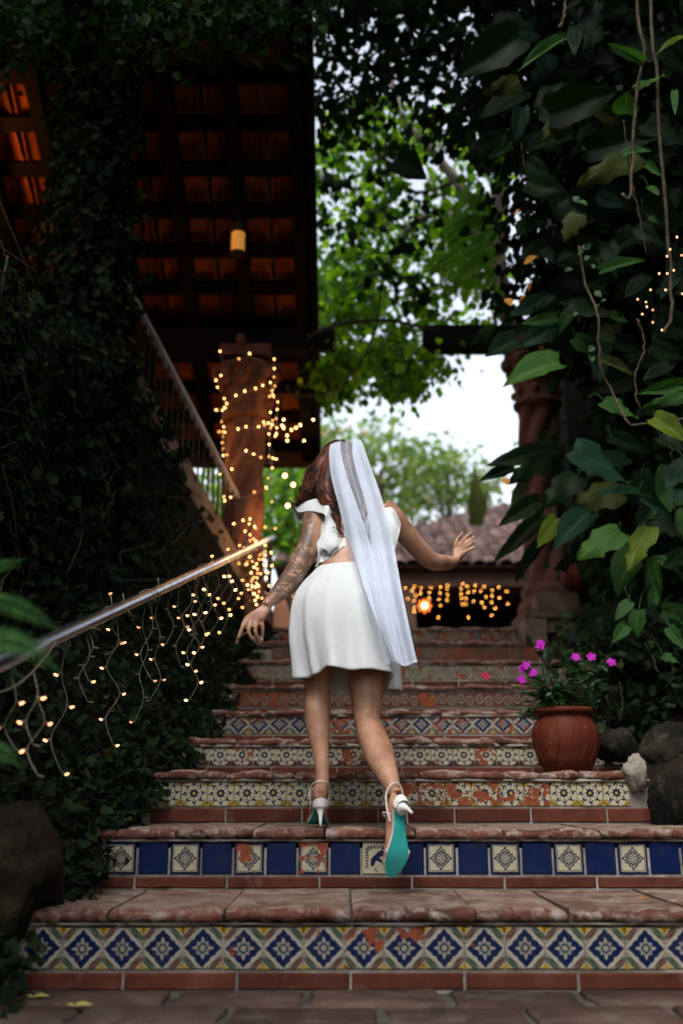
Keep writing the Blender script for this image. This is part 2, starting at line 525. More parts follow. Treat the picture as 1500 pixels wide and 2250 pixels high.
M['bl_dark'] = bigleaf_mat('climber_leaf_dark', (0.0036, 0.009, 0.0042), (0.0066, 0.015, 0.006), (0.012, 0.024, 0.009), .1)
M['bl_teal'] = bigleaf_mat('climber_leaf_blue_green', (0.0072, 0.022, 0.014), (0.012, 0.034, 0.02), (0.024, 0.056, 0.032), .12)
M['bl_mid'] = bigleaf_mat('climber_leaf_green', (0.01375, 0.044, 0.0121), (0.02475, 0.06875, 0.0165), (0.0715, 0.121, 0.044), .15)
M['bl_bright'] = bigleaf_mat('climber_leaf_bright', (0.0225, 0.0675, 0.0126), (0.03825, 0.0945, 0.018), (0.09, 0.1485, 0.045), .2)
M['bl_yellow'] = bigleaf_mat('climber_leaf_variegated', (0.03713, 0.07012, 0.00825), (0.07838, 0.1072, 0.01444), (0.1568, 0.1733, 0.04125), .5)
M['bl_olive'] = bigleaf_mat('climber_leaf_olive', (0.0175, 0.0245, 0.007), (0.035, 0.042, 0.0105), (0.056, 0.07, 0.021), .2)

# ---- painted tiles: node maths on the tile's own coordinates
class E:
    nt = None
    def __init__(s, v): s.v = v
    def op(s, o, *a):
        n = E.nt.nodes.new('ShaderNodeMath'); n.operation = o
        for i, q in enumerate((s,) + a):
            q = q.v if isinstance(q, E) else q
            if isinstance(q, (int, float)): n.inputs[i].default_value = q
            else: E.nt.links.new(q, n.inputs[i])
        return E(n.outputs[0])
    def __add__(s, o): return s.op('ADD', o)
    def __radd__(s, o): return s.op('ADD', o)
    def __sub__(s, o): return s.op('SUBTRACT', o)
    def __rsub__(s, o): return E(o).op('SUBTRACT', s)
    def __mul__(s, o): return s.op('MULTIPLY', o)
    def __rmul__(s, o): return s.op('MULTIPLY', o)
    def __truediv__(s, o): return s.op('DIVIDE', o)
    def abs(s): return s.op('ABSOLUTE')
    def cos(s): return s.op('COSINE')
    def sin(s): return s.op('SINE')
    def min(s, o): return s.op('MINIMUM', o)
    def max(s, o): return s.op('MAXIMUM', o)
    def mask(s, soft=0.05):
        """1 where s < 0"""
        n = E.nt.nodes.new('ShaderNodeMath'); n.operation = 'MULTIPLY_ADD'; n.use_clamp = True
        E.nt.links.new(s.v, n.inputs[0]); n.inputs[1].default_value = -1.0 / soft; n.inputs[2].default_value = .5
        return E(n.outputs[0])

def elen(a, b): return (a * a + b * b).op('SQRT')

NAVY = (.006, .010, .036); BLUE = (.0035, .0095, .042); CREAM = (.34, .31, .215); YEL = (.32, .21, .015)
TERRA = (.16, .04, .02); GREEN = (.018, .04, .02); BROWN = (.06, .02, .014); WHITE = (.28, .27, .215)

def tile_mat(name, design, half, wear=0.0):
    m, nt, b = new_mat(name)
    E.nt = nt
    tc = nt.nodes.new('ShaderNodeTexCoord')
    # hand-painted wobble
    rnd, w = obj_random(nt)
    nz = noise_node(nt, 45, 2, .5, w=w)
    ad = nt.nodes.new('ShaderNodeVectorMath'); ad.operation = 'MULTIPLY_ADD'
    nt.links.new(nz.outputs['Color'], ad.inputs[0])
    ad.inputs[1].default_value = (.006, 0, .006)
    nt.links.new(tc.outputs['Object'], ad.inputs[2])
    sp = nt.nodes.new('ShaderNodeSeparateXYZ'); nt.links.new(ad.outputs[0], sp.inputs[0])
    u = (E(sp.outputs[0]) - .003) * (1.0 / half)
    v = (E(sp.outputs[2]) - .003) * (1.0 / half)
    col = design(nt, u, v)
    # glaze dirt
    dn = noise_node(nt, 18, 5, .7, w=w)
    col = mixc(nt, ramp(nt, dn.outputs[0], [(.5, 0.0), (.85, .4)]).outputs[0], col, (.05, .04, .03))
    # chips down to the clay: how worn each tile is comes from its own property
    at = nt.nodes.new('ShaderNodeAttribute'); at.attribute_type = 'OBJECT'; at.attribute_name = 'wear'
    wn_ = noise_node(nt, 24, 6, .62, w=w, dist=.6)
    th = E(wn_.outputs[0]) + E(at.outputs['Fac']) * .5 - .78
    chip = (th * -1.0).mask(.03)
    tn = noise_node(nt, 60, 4, .6, w=w)
    clay = ramp(nt, tn.outputs[0], [(.3, (.12, .03, .014)), (.7, (.24, .066, .03))]).outputs[0]
    col = mixc(nt, chip.v, col, clay)
    nt.links.new(col, b.inputs['Base Color'])
    nt.links.new((chip * .5 + .3).v, b.inputs['Roughness'])
    b.inputs['Specular IOR Level'].default_value = .12
    bump_from(nt, b, (E(tn.outputs[0]) * .25 - chip).v, .5, .002)
    return m

def fold(r, a, n, off=0.0):
    k = 2 * math.pi / n
    fr = ((a + off) * (1 / k) + .5).op('FRACT') - .5
    al = fr * k
    return r * al.cos(), r * al.sin()

def ell(x, y, a, b_, rot=0.0):
    c, s_ = math.cos(rot), math.sin(rot)
    x2 = x * c + y * s_
    y2 = y * c - x * s_
    return elen(x2 * (1 / a), y2 * (1 / b_)) - 1.0

def polar(u, v): return elen(u, v), v.op('ARCTAN2', u)

def d_flower(corner):
    def f(nt, u, v):
        r, a = polar(u, v)
        col = mixc(nt, 0.0, CREAM, CREAM)
        cu, cv = 1.0 - u.abs(), 1.0 - v.abs()
        rc, ac = polar(cu, cv)
        col = mixc(nt, (rc - (ac * 6).cos() * .06 - .44).mask(.06).v, col, corner)
        col = mixc(nt, ((rc - .27).abs() - .035).mask(.05).v, col, NAVY)
        col = mixc(nt, ((rc - (ac * 6).cos() * .06 - .46).abs() - .025).mask(.04).v, col, NAVY)
        x, y = fold(r, a, 8)
        lf = ell(x - .72, y, .19, .075, .75).min(ell(x - .62, y - .14, .14, .055, -.7))
        dt = (elen(x - .47, y) - .05).min(elen(x - .9, y - .1) - .05)
        col = mixc(nt, lf.mask(.25).v, col, NAVY)
        col = mixc(nt, dt.mask(.04).v, col, NAVY)
        col = mixc(nt, (r - (a * 8).cos() * .035 - .32).mask(.05).v, col, NAVY)
        col = mixc(nt, (r - .12).mask(.04).v, col, corner if corner == YEL else CREAM)
        return col
    return f

def d_diamond(nt, u, v):
    r, a = polar(u, v)
    au, av = u.abs(), v.abs()
    d1 = au + av
    s_ = au - av
    col = mixc(nt, 0.0, WHITE, WHITE)
    col = mixc(nt, (1.7 - d1).mask(.06).v, col, YEL)
    band = elen((d1 - 1.42) * (1 / .19), s_ * (1 / .66)) - 1.0
    sgn = ((u * v) * -1.0).mask(.02)
    lc = mixc(nt, sgn.v, BROWN, GREEN)
    col = mixc(nt, band.mask(.2).v, col, lc)
    col = mixc(nt, ((d1 - 1.42 - (s_ * 9).sin() * .03).abs() - .012).mask(.04).v, col, WHITE)
    col = mixc(nt, (((d1 - 1.2).abs() - .03)).mask(.04).v, col, BROWN)
    q = d1 * .55 + r * .45 - (a * 4).cos() * .06 - (a * 12).cos() * .03 - .84
    col = mixc(nt, q.mask(.05).v, col, BLUE)
    x, y = fold(r, a, 4)
    pt = ell(x - .4, y, .13, .06).min(elen(x - .27, y.abs() - .1) - .045)
    x2, y2 = fold(r, a, 4, math.pi / 4)
    pt = pt.min(ell(x2 - .32, y2, .1, .04))
    col = mixc(nt, pt.mask(.12).v, col, WHITE)
    col = mixc(nt, (r - .13).mask(.04).v, col, WHITE)
    col = mixc(nt, (r - .07).mask(.03).v, col, (.2, .17, .05))
    return col

def d_plainblue(nt, u, v):
    n = noise_node(nt, 10, 4, .6)
    return mixc(nt, n.outputs[0], (.0012, .0045, .03), (.0025, .0125, .064))

def d_medallion(nt, u, v):
    r, a = polar(u, v)
    mx = u.abs().max(v.abs())
    col = mixc(nt, (.84 - mx).mask(.05).v, CREAM, BLUE)
    col = mixc(nt, ((mx - .78).abs() - .02).mask(.03).v, col, BLUE)
    x, y = fold(r, a, 4)
    x2, y2 = fold(r, a, 8, math.pi / 8)
    ring = ((elen(x2 - .43, y2 * 1.0) - .12).abs() - .035).min((elen(x - .44, y.abs() - .15) - .09).abs() - .035)
    tip = (x - .66).abs() + y.abs() - .1
    tip = tip.min(elen(x - .6, y.abs() - .08) - .04)
    pet = ell(r * 1.0 - .2, fold(r, a, 8)[1], .1, .04)
    col = mixc(nt, ring.mask(.04).v, col, BLUE)
    col = mixc(nt, tip.mask(.04).v, col, BLUE)
    col = mixc(nt, pet.mask(.15).v, col, BLUE)
    col = mixc(nt, (r - .05).mask(.03).v, col, BLUE)
    return col

def d_bird(nt, u, v):
    col = mixc(nt, 0.0, CREAM, CREAM)
    shapes = [(-.05, .1, .5, .17, .85), (.25, .3, .32, .2, .3), (-.3, -.2, .34, .16, 1.25), (.1, -.1, .25, .12, -.6), (-.55, .55, .3, .035, .7), (.5, .55, .3, .05, -.3)]
    d = None
    for (cx, cy, a, b_, ro) in shapes:
        e = ell(u - cx, v - cy, a, b_, ro)
        d = e if d is None else d.min(e)
    # fringe of short strokes along left and top
    for (uu, vv) in ((u, v), (v * -1.0, u * -1.0)):
        k = ((vv * 5.5 + .5).op('FRACT') - .5) * (1 / 5.5)
        e = ell(uu + .72, k, .16, .05, -.5)
        d = d.min(e.max(vv.abs() - .7))
    # tail lines
    for t in (-.55, -.75, -.95):
        dx, dy = math.cos(t), math.sin(t)
        x = (u - .15) * dx + (v + .1) * dy
        y = (v + .1) * dx - (u - .15) * dy
        d = d.min(y.abs() - .018 + (x - .5).abs().op('GREATER_THAN', .5) * 1.0)
    for (cx, cy) in ((-.2, -.75), (-.05, -.82), (-.1, -.62), (.8, -.8), (.9, -.7)):
        d = d.min(elen(u - cx, v - cy) - .055)
    return mixc(nt, d.mask(.05).v, col, BLUE)

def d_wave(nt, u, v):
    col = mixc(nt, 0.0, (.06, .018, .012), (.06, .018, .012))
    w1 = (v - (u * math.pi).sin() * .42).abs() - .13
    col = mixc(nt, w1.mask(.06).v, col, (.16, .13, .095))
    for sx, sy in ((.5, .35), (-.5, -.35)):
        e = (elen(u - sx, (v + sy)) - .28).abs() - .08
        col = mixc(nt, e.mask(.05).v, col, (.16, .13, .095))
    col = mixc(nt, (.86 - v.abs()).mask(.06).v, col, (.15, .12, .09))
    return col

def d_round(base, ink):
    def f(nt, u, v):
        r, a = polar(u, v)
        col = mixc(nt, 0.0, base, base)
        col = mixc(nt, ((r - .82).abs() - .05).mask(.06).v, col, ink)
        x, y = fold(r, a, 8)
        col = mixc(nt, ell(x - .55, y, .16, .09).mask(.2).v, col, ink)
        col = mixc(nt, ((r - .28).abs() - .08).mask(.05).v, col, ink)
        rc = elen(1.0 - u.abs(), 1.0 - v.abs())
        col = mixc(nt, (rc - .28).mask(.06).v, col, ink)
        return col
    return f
TH = .0505
TM = {
    'diamond': tile_mat('tile_diamond', d_diamond, TH),
    'blue': tile_mat('tile_plain_blue', d_plainblue, TH),
    'medallion': tile_mat('tile_medallion', d_medallion, TH),
    'bird': tile_mat('tile_bird', d_bird, TH),
    'flower': tile_mat('tile_flower_yellow_corners', d_flower(YEL), TH),
    'flowerred': tile_mat('tile_flower_red_corners', d_flower((.075, .02, .014)), TH),
    'wave': tile_mat('tile_scroll', d_wave, TH),  # these three: dull upper-step paints, darkened again to stand in for canopy shade
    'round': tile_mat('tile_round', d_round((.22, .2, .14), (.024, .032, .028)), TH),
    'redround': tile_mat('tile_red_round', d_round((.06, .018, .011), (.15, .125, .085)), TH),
}
# ------------------------------------------------------------------ ground and terrace
mb = MB()
mb.add([(-150, -150, -.014), (150, -150, -.014), (150, 150, -.014), (-150, 150, -.014)], [(0, 1, 2, 3)])
ground = mb.build('ground', M['earth'], smooth=False)
tag(ground, kind='structure')

YR = [2.96, 3.55, 4.23, 4.89, 5.52, 6.11, 6.70, 7.28, 7.86]
NOSE = [1996, 1819, 1694, 1621, 1559, 1504, 1449, 1408, 1377]
BAND = [(2037, 2131), (1851, 1922), (1713, 1772), (1635, 1682), (1570, 1613), (1520, 1555), (1460, 1494), (1422, 1450), (1381, 1409)]
XL = [-.93, -.84, -.81, -.79, -.77, -.74, -.72, -.66, -.62]
XR = [1.6, 1.32, 1.26, 1.4, 1.5, 1.5, 1.5, 1.5, 1.5]
OVER = .014
ZT = [PY(750, NOSE[i], YR[i] - OVER).z for i in range(9)]
ZL = ZT[-1]

mb = MB()
mb.box((0, 33.6, ZL / 2 - .06), (40, 50, ZL + .1))
terrace = mb.build('terrace', M['paver'], smooth=False)
tag(terrace, kind='structure')

# paving in front of the stairs, each paver a piece
pav = tag(empty('pavement', (0, 2, 0)), kind='structure')
mb = MB(); mb.box((.2, 1.15, -.008), (3.4, 3.6, .012))
mb.build('mortar_bed', M['joint'], pav, smooth=False)
def slab_mesh(sx, sy, h, jit):
    b = MB(); n = 4
    pts_t, pts_b = [], []
    ring = []
    for (x, y) in [(-1, -1), (-.33, -1), (.33, -1), (1, -1), (1, -.33), (1, .33), (1, 1), (.33, 1), (-.33, 1), (-1, 1), (-1, .33), (-1, -.33)]:
        ring.append((x * sx / 2 + random.uniform(-jit, jit), y * sy / 2 + random.uniform(-jit, jit)))
    v = [(x, y, 0) for x, y in ring] + [(x, y, h - .006) for x, y in ring] + [(x * .94, y * .94, h + random.uniform(-.002, .002)) for x, y in ring] + [(0, 0, h)]
    f = []
    for k in range(12):
        k2 = (k + 1) % 12
        f += [(k, k2, 12 + k2, 12 + k), (12 + k, 12 + k2, 24 + k2, 24 + k), (24 + k, 24 + k2, 36)]
    b.add(v, f)
    me = b.mesh('paver'); me.materials.append(M['paver'])
    me.polygons.foreach_set('use_smooth', [True] * len(me.polygons))
    return me
PV = [slab_mesh(.335, .205, .012, .008) for _ in range(5)]
row = 0
y = 2.83
while y > .9:
    x = -1.35 + (row % 2) * .18
    while x < 1.75:
        inst('paver', random.choice(PV), pav, (x + random.uniform(-.006, .006), y, -.004 + random.uniform(-.002, .004)), (random.uniform(-.012, .012), random.uniform(-.01, .01), random.choice((0, math.pi)) + random.uniform(-.03, .03)))
        x += .36
    y -= .225; row += 1

# ------------------------------------------------------------------ the tiled staircase
stairs = tag(empty('staircase', (0, YR[0], 0)), kind='structure')
def tile_mesh(kind):
    b = MB()
    h, t, c = TH, .012, .003
    v = [(-h, t, -h), (h, t, -h), (h, t, h), (-h, t, h), (-h, c, -h), (h, c, -h), (h, c, h), (-h, c, h), (-h + c, 0, -h + c), (h - c, 0, -h + c), (h - c, 0, h - c), (-h + c, 0, h - c)]
    f = [(8, 9, 10, 11), (4, 5, 9, 8), (5, 6, 10, 9), (6, 7, 11, 10), (7, 4, 8, 11), (0, 1, 5, 4), (1, 2, 6, 5), (2, 3, 7, 6), (3, 0, 4, 7), (3, 2, 1, 0)]
    b.add(v, f)
    me = b.mesh('tile_' + kind); me.materials.append(TM[kind])
    return me
TMESH = {k: tile_mesh(k) for k in TM}
def brick_mesh(L, H):
    b = MB(); c = .004; t = .04
    hx, hz = L / 2, H / 2
    v = [(-hx, t, -hz), (hx, t, -hz), (hx, t, hz), (-hx, t, hz), (-hx, c, -hz), (hx, c, -hz), (hx, c, hz), (-hx, c, hz), (-hx + c, 0, -hz + c), (hx - c, 0, -hz + c), (hx - c, 0, hz - c), (-hx + c, 0, hz - c)]
    f = [(8, 9, 10, 11), (4, 5, 9, 8), (5, 6, 10, 9), (6, 7, 11, 10), (7, 4, 8, 11), (0, 1, 5, 4), (1, 2, 6, 5), (2, 3, 7, 6), (3, 0, 4, 7), (3, 2, 1, 0)]
    b.add(v, f)
    me = b.mesh('brick'); me.materials.append(M['brick'])
    return me

def tread_mesh(L, T, h, seed):
    rr = random.Random(seed)
    b = MB()
    nx = 13
    rows = []
    ph = [rr.uniform(0, 6.28) for _ in range(6)]
    for i in range(nx):
        x = (i / (nx - 1) - .5) * L
        edge = (i == 0 or i == nx - 1)
        e = .007 * math.sin(9 * x / L + ph[0]) + rr.uniform(-.008, .008) + (.012 if rr.random() < .12 else 0) + (.006 if edge else 0)
        dz = .004 * math.sin(7 * x / L + ph[1]) + rr.uniform(-.004, .003) - (.008 if edge else 0)
        lo = rr.uniform(-.004, .006)
        prof = [(T, 0), (T * .55, dz * .4 - .001), (.07, dz * .8), (.03 + e, dz), (.008 + e, dz - .009), (e, -h * .4), (.003 + e, -h * .75), (.014 + e, -h - lo), (.05, -h), (T, -h)]
        rows.append([(x, p[0], p[1]) for p in prof])
    b.grid(rows)
    n = len(rows[0])
    b.add(rows[0], [tuple(range(n))]); b.add(rows[-1], [tuple(range(n - 1, -1, -1))])
    me = b.mesh('tread_stone')
    me.materials.append(M['tread']); me.materials.append(M['nosing']); me.materials.append(M['mortar'])
    patch = [False for _ in range(nx)]
    me.polygons.foreach_set('use_smooth', [True] * len(me.polygons))
    for p in me.polygons:
        c = p.center
        if c.y < .03 and c.z < -.004: p.material_index = 2 if patch[min(nx - 1, max(0, int((c.x / L + .5) * (nx - 1))))] else 1
    return me

rw = random.Random(5)
SEQ2 = ['medallion', 'blue'] * 20
for k in range(9):
    Y = YR[k]; z0 = ZT[k - 1] if k else 0.0; zt = ZT[k]
    nh = .036 if k < 4 else .032
    Y2 = YR[k + 1] if k < 8 else Y + .8
    xl, xr = XL[k], XR[k]
    mb = MB()
    mb.box(((xl + xr) / 2, (Y + .004 + Y2 + .05) / 2, (zt - nh - .004 - .05) / 2 - .02), (xr - xl, Y2 + .05 - Y - .004, zt - nh - .004 + .05 + .04 - .05))
    step = mb.build('step', M['mortar'], stairs, smooth=False)
    # glazed tiles
    zb_t = PY(750, BAND[k][0], Y).z; zb_b = PY(750, BAND[k][1], Y).z
    zc, th_ = (zb_t + zb_b) / 2, min(.115, zb_t - zb_b)
    wk = Y * CS + (zc - CZ) * SN
    pitch = {0: 88.3, 1: 70.15, 2: 57.9, 3: 48.6, 4: 44.6, 5: 41, 6: 35.5, 7: 32.8, 8: 30}[k] / FPX * wk
    first = {0: 93 - 88.3, 1: 267, 2: 369, 3: 435, 4: 480, 5: 530, 6: 556, 7: 612, 8: 625}[k]
    px = first; i = 0
    gap = {0: .003, 1: .0085, 2: .003}.get(k, .003)
    while True:
        X = (px - 750) / FPX * wk
        if X > xr - .05: break
        if X - pitch / 2 > xl - .012:
            if k == 0: kind, wear = 'diamond', rw.choice((.05, .12, .18, .22, .3, .42))
            elif k == 1:
                kind = SEQ2[i]; wear = .1
                if i == 8: kind = 'bird'
                if i == 6: wear = .56
                if i == 4: wear = .4
                if kind == 'blue': wear = .15
            elif k == 2:
                kind = 'flower'; wear = .15
                if 870 < px < 1195: wear = rw.uniform(.5, .74)
                elif px == first + 57.9 * 4: wear = .4
            elif k == 3: kind, wear = 'flowerred', rw.choice((.2, .3, .35, .42, .5))
            elif k == 4: kind, wear = 'diamond', rw.choice((.3, .4, .45, .55))
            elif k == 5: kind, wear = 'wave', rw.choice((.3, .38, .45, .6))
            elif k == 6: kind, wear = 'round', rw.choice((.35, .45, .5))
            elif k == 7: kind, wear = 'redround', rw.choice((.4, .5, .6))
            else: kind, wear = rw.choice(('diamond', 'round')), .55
            s1 = (pitch - gap) / (2 * TH); s2 = (th_ - .002) / (2 * TH)
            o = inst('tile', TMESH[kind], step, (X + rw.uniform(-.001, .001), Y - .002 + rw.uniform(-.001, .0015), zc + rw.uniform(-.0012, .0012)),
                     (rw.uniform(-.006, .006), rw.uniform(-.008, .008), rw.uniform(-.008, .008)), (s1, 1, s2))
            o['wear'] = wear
        px += pitch * FPX / wk; i += 1
    # brick course under the tiles
    bh = zb_b - .006 - z0
    if bh > .02:
        bl = .31
        bm = brick_mesh(bl - .01, bh - .006)
        xb = {0: 522, 1: 500, 2: 497, 3: 597}.get(k, 600)
        X0 = (xb - 750) / FPX * wk
        X0 -= math.ceil((X0 - xl) / bl) * bl
        while X0 < xr:
            a, c = max(X0, xl), min(X0 + bl, xr)
            if c - a > .06:
                o = inst('brick', bm, step, ((a + c) / 2, Y - .003 + rw.uniform(-.001, .002), z0 + bh / 2 + .001), (0, rw.uniform(-.008, .008), 0), ((c - a - .008) / (bl - .01), 1, 1))
            X0 += bl
    # worn tread stones with rounded noses
    x = xl + .005
    j = 0
    while x < xr - .05:
        L = rw.uniform(.24, .36)
        L = min(L, xr - x)
        me = tread_mesh(L - .008, Y2 - Y + OVER + .004, nh, k * 31 + j)
        inst('tread_stone', me, step, (x + L / 2, Y - OVER + rw.uniform(-.005, .005), zt + rw.uniform(-.003, .003)), (0, rw.uniform(-.008, .008), 0))
        x += L; j += 1
    # mortar squeezed between nose and tiles: ragged lip
    mb = MB()
    rows = [[], [], []]
    n = 60
    for q in range(n + 1):
        X = xl + (xr - xl) * q / n
        dz = rw.uniform(-.006, .006)
        rows[0].append((X, Y - .006 - rw.uniform(0, .008), zt - nh - .002))
        rows[1].append((X, Y - .006 - rw.uniform(0, .004), zt - nh - .008 + dz * .4))
        rows[2].append((X, Y + .004, zb_t + rw.uniform(-.001, .006)))
    mb.grid(rows)
    mb.build('mortar_lip', M['mortar'], step)

# ------------------------------------------------------------------ left roof seen from below
SL = .547; RY0, RZ0 = 7.9, 4.40
def roof_z(Y): return RZ0 + (RY0 - Y) * SL
ang = math.atan(SL)
roof = empty('tiled_veranda_roof', (-.8, 7.8, 4.3), 'dark beamed veranda roof with clay tiles glowing orange, upper left', 'roof')
XE = -.27
rdir = Vector((0, math.cos(ang), -math.sin(ang)))      # down the slope, away from the camera
rn = Vector((0, math.sin(ang), math.cos(ang)))
def rp(X, Y, h=0.0): return Vector((X, Y, roof_z(Y))) + rn * h
yA, yB = 3.4, 9.05
for i in range(9):
    X = XE - .06 - i * .46
    mb = MB(); mb.beam(rp(X, yA, -.11), rp(X, yB, -.11), .1, .15, up=rn); mb.build('rafter', M['wood'], roof, smooth=False)
s = 0
L = (yB - yA) / math.cos(ang)
nrow = int(L / .35)
for j in range(nrow + 1):
    Y = yB - .03 - j * .35 * math.cos(ang)
    if Y < yA: break
    mb = MB(); mb.beam(rp(XE + .02, Y, -.015), rp(XE - 3.9, Y, -.015), .11, .045, up=rn); mb.build('batten', M['wood'], roof, smooth=False)
def barrel_mesh(name, r, L, mat, th=.012, seg=7, taper=.88):
    b = MB()
    rows = []
    for (yy, k) in ((0, 1.0), (L, taper)):
        outer = [(r * k * math.cos(math.pi * i / seg), yy, r * k * .62 * math.sin(math.pi * i / seg)) for i in range(seg + 1)]
        inner = [((r * k - th) * math.cos(math.pi * i / seg), yy, (r * k * .62 - th) * math.sin(math.pi * i / seg)) for i in range(seg, -1, -1)]
        rows.append(outer + inner)
    b.grid(rows, closed_u=True)
    n = len(rows[0])
    for e, row in ((0, rows[0]), (1, rows[1])):
        fs = [(i, i + 1, n - 2 - i, n - 1 - i) if e == 0 else (n - 1 - i, n - 2 - i, i + 1, i) for i in range(seg)]
        b.add(row, fs)
    me = b.mesh(name); me.materials.append(mat)
    return me
TB = barrel_mesh('clay_tile', .105, .42, M['rooftile'])
for j in range(nrow):
    Yd = yB + .03 - j * .35 * math.cos(ang)
    if Yd < 4.6: break
    for i in range(18):
        X = XE - .06 - .115 - i * .23 + (0 if (i % 2 == 0) else 0)
        p = rp(X, Yd, .012 + rw.uniform(-.003, .003))
        o = inst('clay_tile', TB, roof, p, (math.pi - ang * -1 + 0, 0, 0))
        o.rotation_euler = Matrix(((1, 0, 0), (0, -rdir.y, rn.y), (0, -rdir.z, rn.z))).to_euler() if False else (Matrix([(-1, 0, 0), tuple(-rdir), tuple(rn)]).transposed()).to_euler()
mb = MB()
mb.beam(rp(XE - 1.95, yA - .1, .15), rp(XE - 1.95, yB + .02, .15), 3.95, .06, up=rn)
mb.build('roof_light_stop', M['mortar'], roof, smooth=False)  # slab over the tiles, added to stop sky leaking through the gaps
mb = MB(); mb.beam(rp(XE + .05, yA, -.08), rp(XE + .05, yB + .1, -.08), .05, .3, up=rn); mb.build('barge_board', M['wood'], roof, smooth=False)
mb = MB(); mb.beam(rp(XE + .02, yB + .06, -.1), rp(XE - 3.9, yB + .06, -.1), .05, .2, up=rn); mb.build('fascia_board', M['brownwood'], roof, smooth=False)
mb = MB(); mb.beam((XE - .02, 7.78, 4.26), (-4.2, 7.78, 4.26), .2, .2); mb.build('wall_plate', M['wood'], roof, smooth=False)
mb = MB(); mb.beam((XE + .22, 7.78, 4.28), (XE - .02, 7.78, 4.28), .16, .14); mb.build('beam_end', M['wood'], roof, smooth=False)

# the house the roof belongs to: dark wall under it on the far left
house = empty('veranda_house', (-4.2, 6, 0), 'dark house wall behind the ivy under the veranda roof', 'house')
mb = MB(); mb.box((-4.3, 4.5, 3.0), (.3, 10, 6.4)); mb.build('wall', M['darkwall'], house, smooth=False)
mb = MB(); mb.box((-3.0, -1.6, 3.1), (2.4, 8.4, 6.6)); mb.build('added_shade_wing', M['darkwall'], house, smooth=False)  # unseen wing beside the camera, added to keep light off the ivy

# ------------------------------------------------------------------ twisted columns
def column(name, X, Y, z0, z1, Rr, label):
    c = empty(name, (X, Y, z0), label, 'column', 'twisted stone columns flanking the top of the stairs')
    H = z1 - z0
    mb = MB()
    mb.box((X, Y, z0 + .07), (Rr * 2.9, Rr * 2.9, .14)); mb.build('plinth', M['cantera'], c, smooth=False)
    mb = MB()
    mb.lathe((X, Y, z0 + .14), [(Rr * 1.38, 0), (Rr * 1.4, .06), (Rr * 1.3, .1), (Rr * 1.12, .13), (Rr * 1.2, .17), (Rr * 1.2, .21), (Rr * 1.02, .25)], 28)
    mb.build('base_moulding', M['cantera'], c)
    mb = MB()
    zs = [.36 + (H - .36 - .62) * i / 60 for i in range(61)]
    mb.lathe((X, Y, z0), [(Rr, z) for z in zs], 100, fn=lambda r, z, a: r * (1 - .06 * (z - .3) / H) * (.76 + .26 * abs(math.cos(2.5 * a - z * 6.5))))
    mb.build('twisted_shaft', M['cantera'], c)
    mb = MB()
    h0 = H - .62
    mb.lathe((X, Y, z0 + h0), [(Rr * .98, 0), (Rr * 1.12, .02), (Rr * 1.14, .05), (Rr * 1.0, .07), (Rr * 1.02, .2), (Rr * 1.1, .22), (Rr * 1.12, .26), (Rr * 1.05, .28), (Rr * 1.16, .36), (Rr * 1.34, .44), (Rr * 1.42, .47)], 28,
             fn=lambda r, z, a: r * (1 + (.05 * math.cos(8 * a) if .29 < z < .47 else 0)))
    mb.build('capital', M['cantera'], c)
    for k in range(8):
        a = k * math.pi / 4 + .39
        for (zz, rr_, sc) in ((.33, 1.16, .05), (.41, 1.34, .06), (.14, 1.04, .035)):
            b = MB(); b.ball((X + Rr * rr_ * math.cos(a + zz), Y + Rr * rr_ * math.sin(a + zz), z0 + h0 + zz), (sc, sc, sc * 1.15), 10, 8); b.build('carved_leaf', M['cantera'], c)
    mb = MB(); mb.box((X, Y, z1 - .052), (Rr * 2.5, Rr * 2.5, .1)); mb.build('abacus', M['cantera'], c, smooth=False)
    return c
cL = PY(545, 760, 7.78)
cL_top = 4.155
colL = column('twisted_column', cL.x, 7.78, ZL - .01, cL_top, .17, 'twisted stone column wrapped in lit fairy lights, left of the bride')
cR = PY(1186, 1000, 8.1)
colR = column('twisted_column', cR.x, 8.1, ZL - .01, PY(1100, 735, 8.1).z - .1, .185, 'twisted stone column half hidden behind large leaves, right of the bride')
# beam over the right column
tb = empty('timber_beam', (cR.x, 8.1, PY(1100, 735, 8.1).z), 'dark timber beam jutting left from the top of the right column', 'beam')
zb = PY(1100, 747, 8.1).z
mb = MB(); xa = PY(928, 745, 8.1).x
mb.beam((xa + .1, 8.1, zb), (3.4, 8.1, zb), .2, .2)
mb.build('beam', M['wood'], tb, smooth=False)
mb = MB()
mb.add([(xa + .1, 8.0, zb - .1), (xa + .1, 8.2, zb - .1), (xa + .1, 8.2, zb + .1), (xa + .1, 8.0, zb + .1), (xa, 8.0, zb - .02), (xa, 8.2, zb - .02), (xa, 8.2, zb + .09), (xa, 8.0, zb + .09)],
       [(0, 1, 5, 4), (1, 2, 6, 5), (2, 3, 7, 6), (3, 0, 4, 7), (4, 5, 6, 7)])
mb.build('carved_end', M['wood'], tb, smooth=False)
# stone blocks beside the right column
sw = empty('stone_pier', (PY(1230, 1380, 7.75).x, 7.75, ZL), 'low pier of rough stone blocks beside the right column', 'wall')
for (px, py, wd, ht) in ((1222, 1325, .32, .15), (1225, 1352, .42, .08), (1235, 1378, .36, .12), (1170, 1392, .18, .2)):
    c = PY(px, py, 7.7)
    b = MB(); b.box((c.x, 7.75 + rw.uniform(-.03, .03), c.z), (wd, .3, ht), Matrix.Rotation(rw.uniform(-.06, .06), 3, 'Z'), jit=.012)
    b.build('stone_block', M['block'], sw, smooth=False)


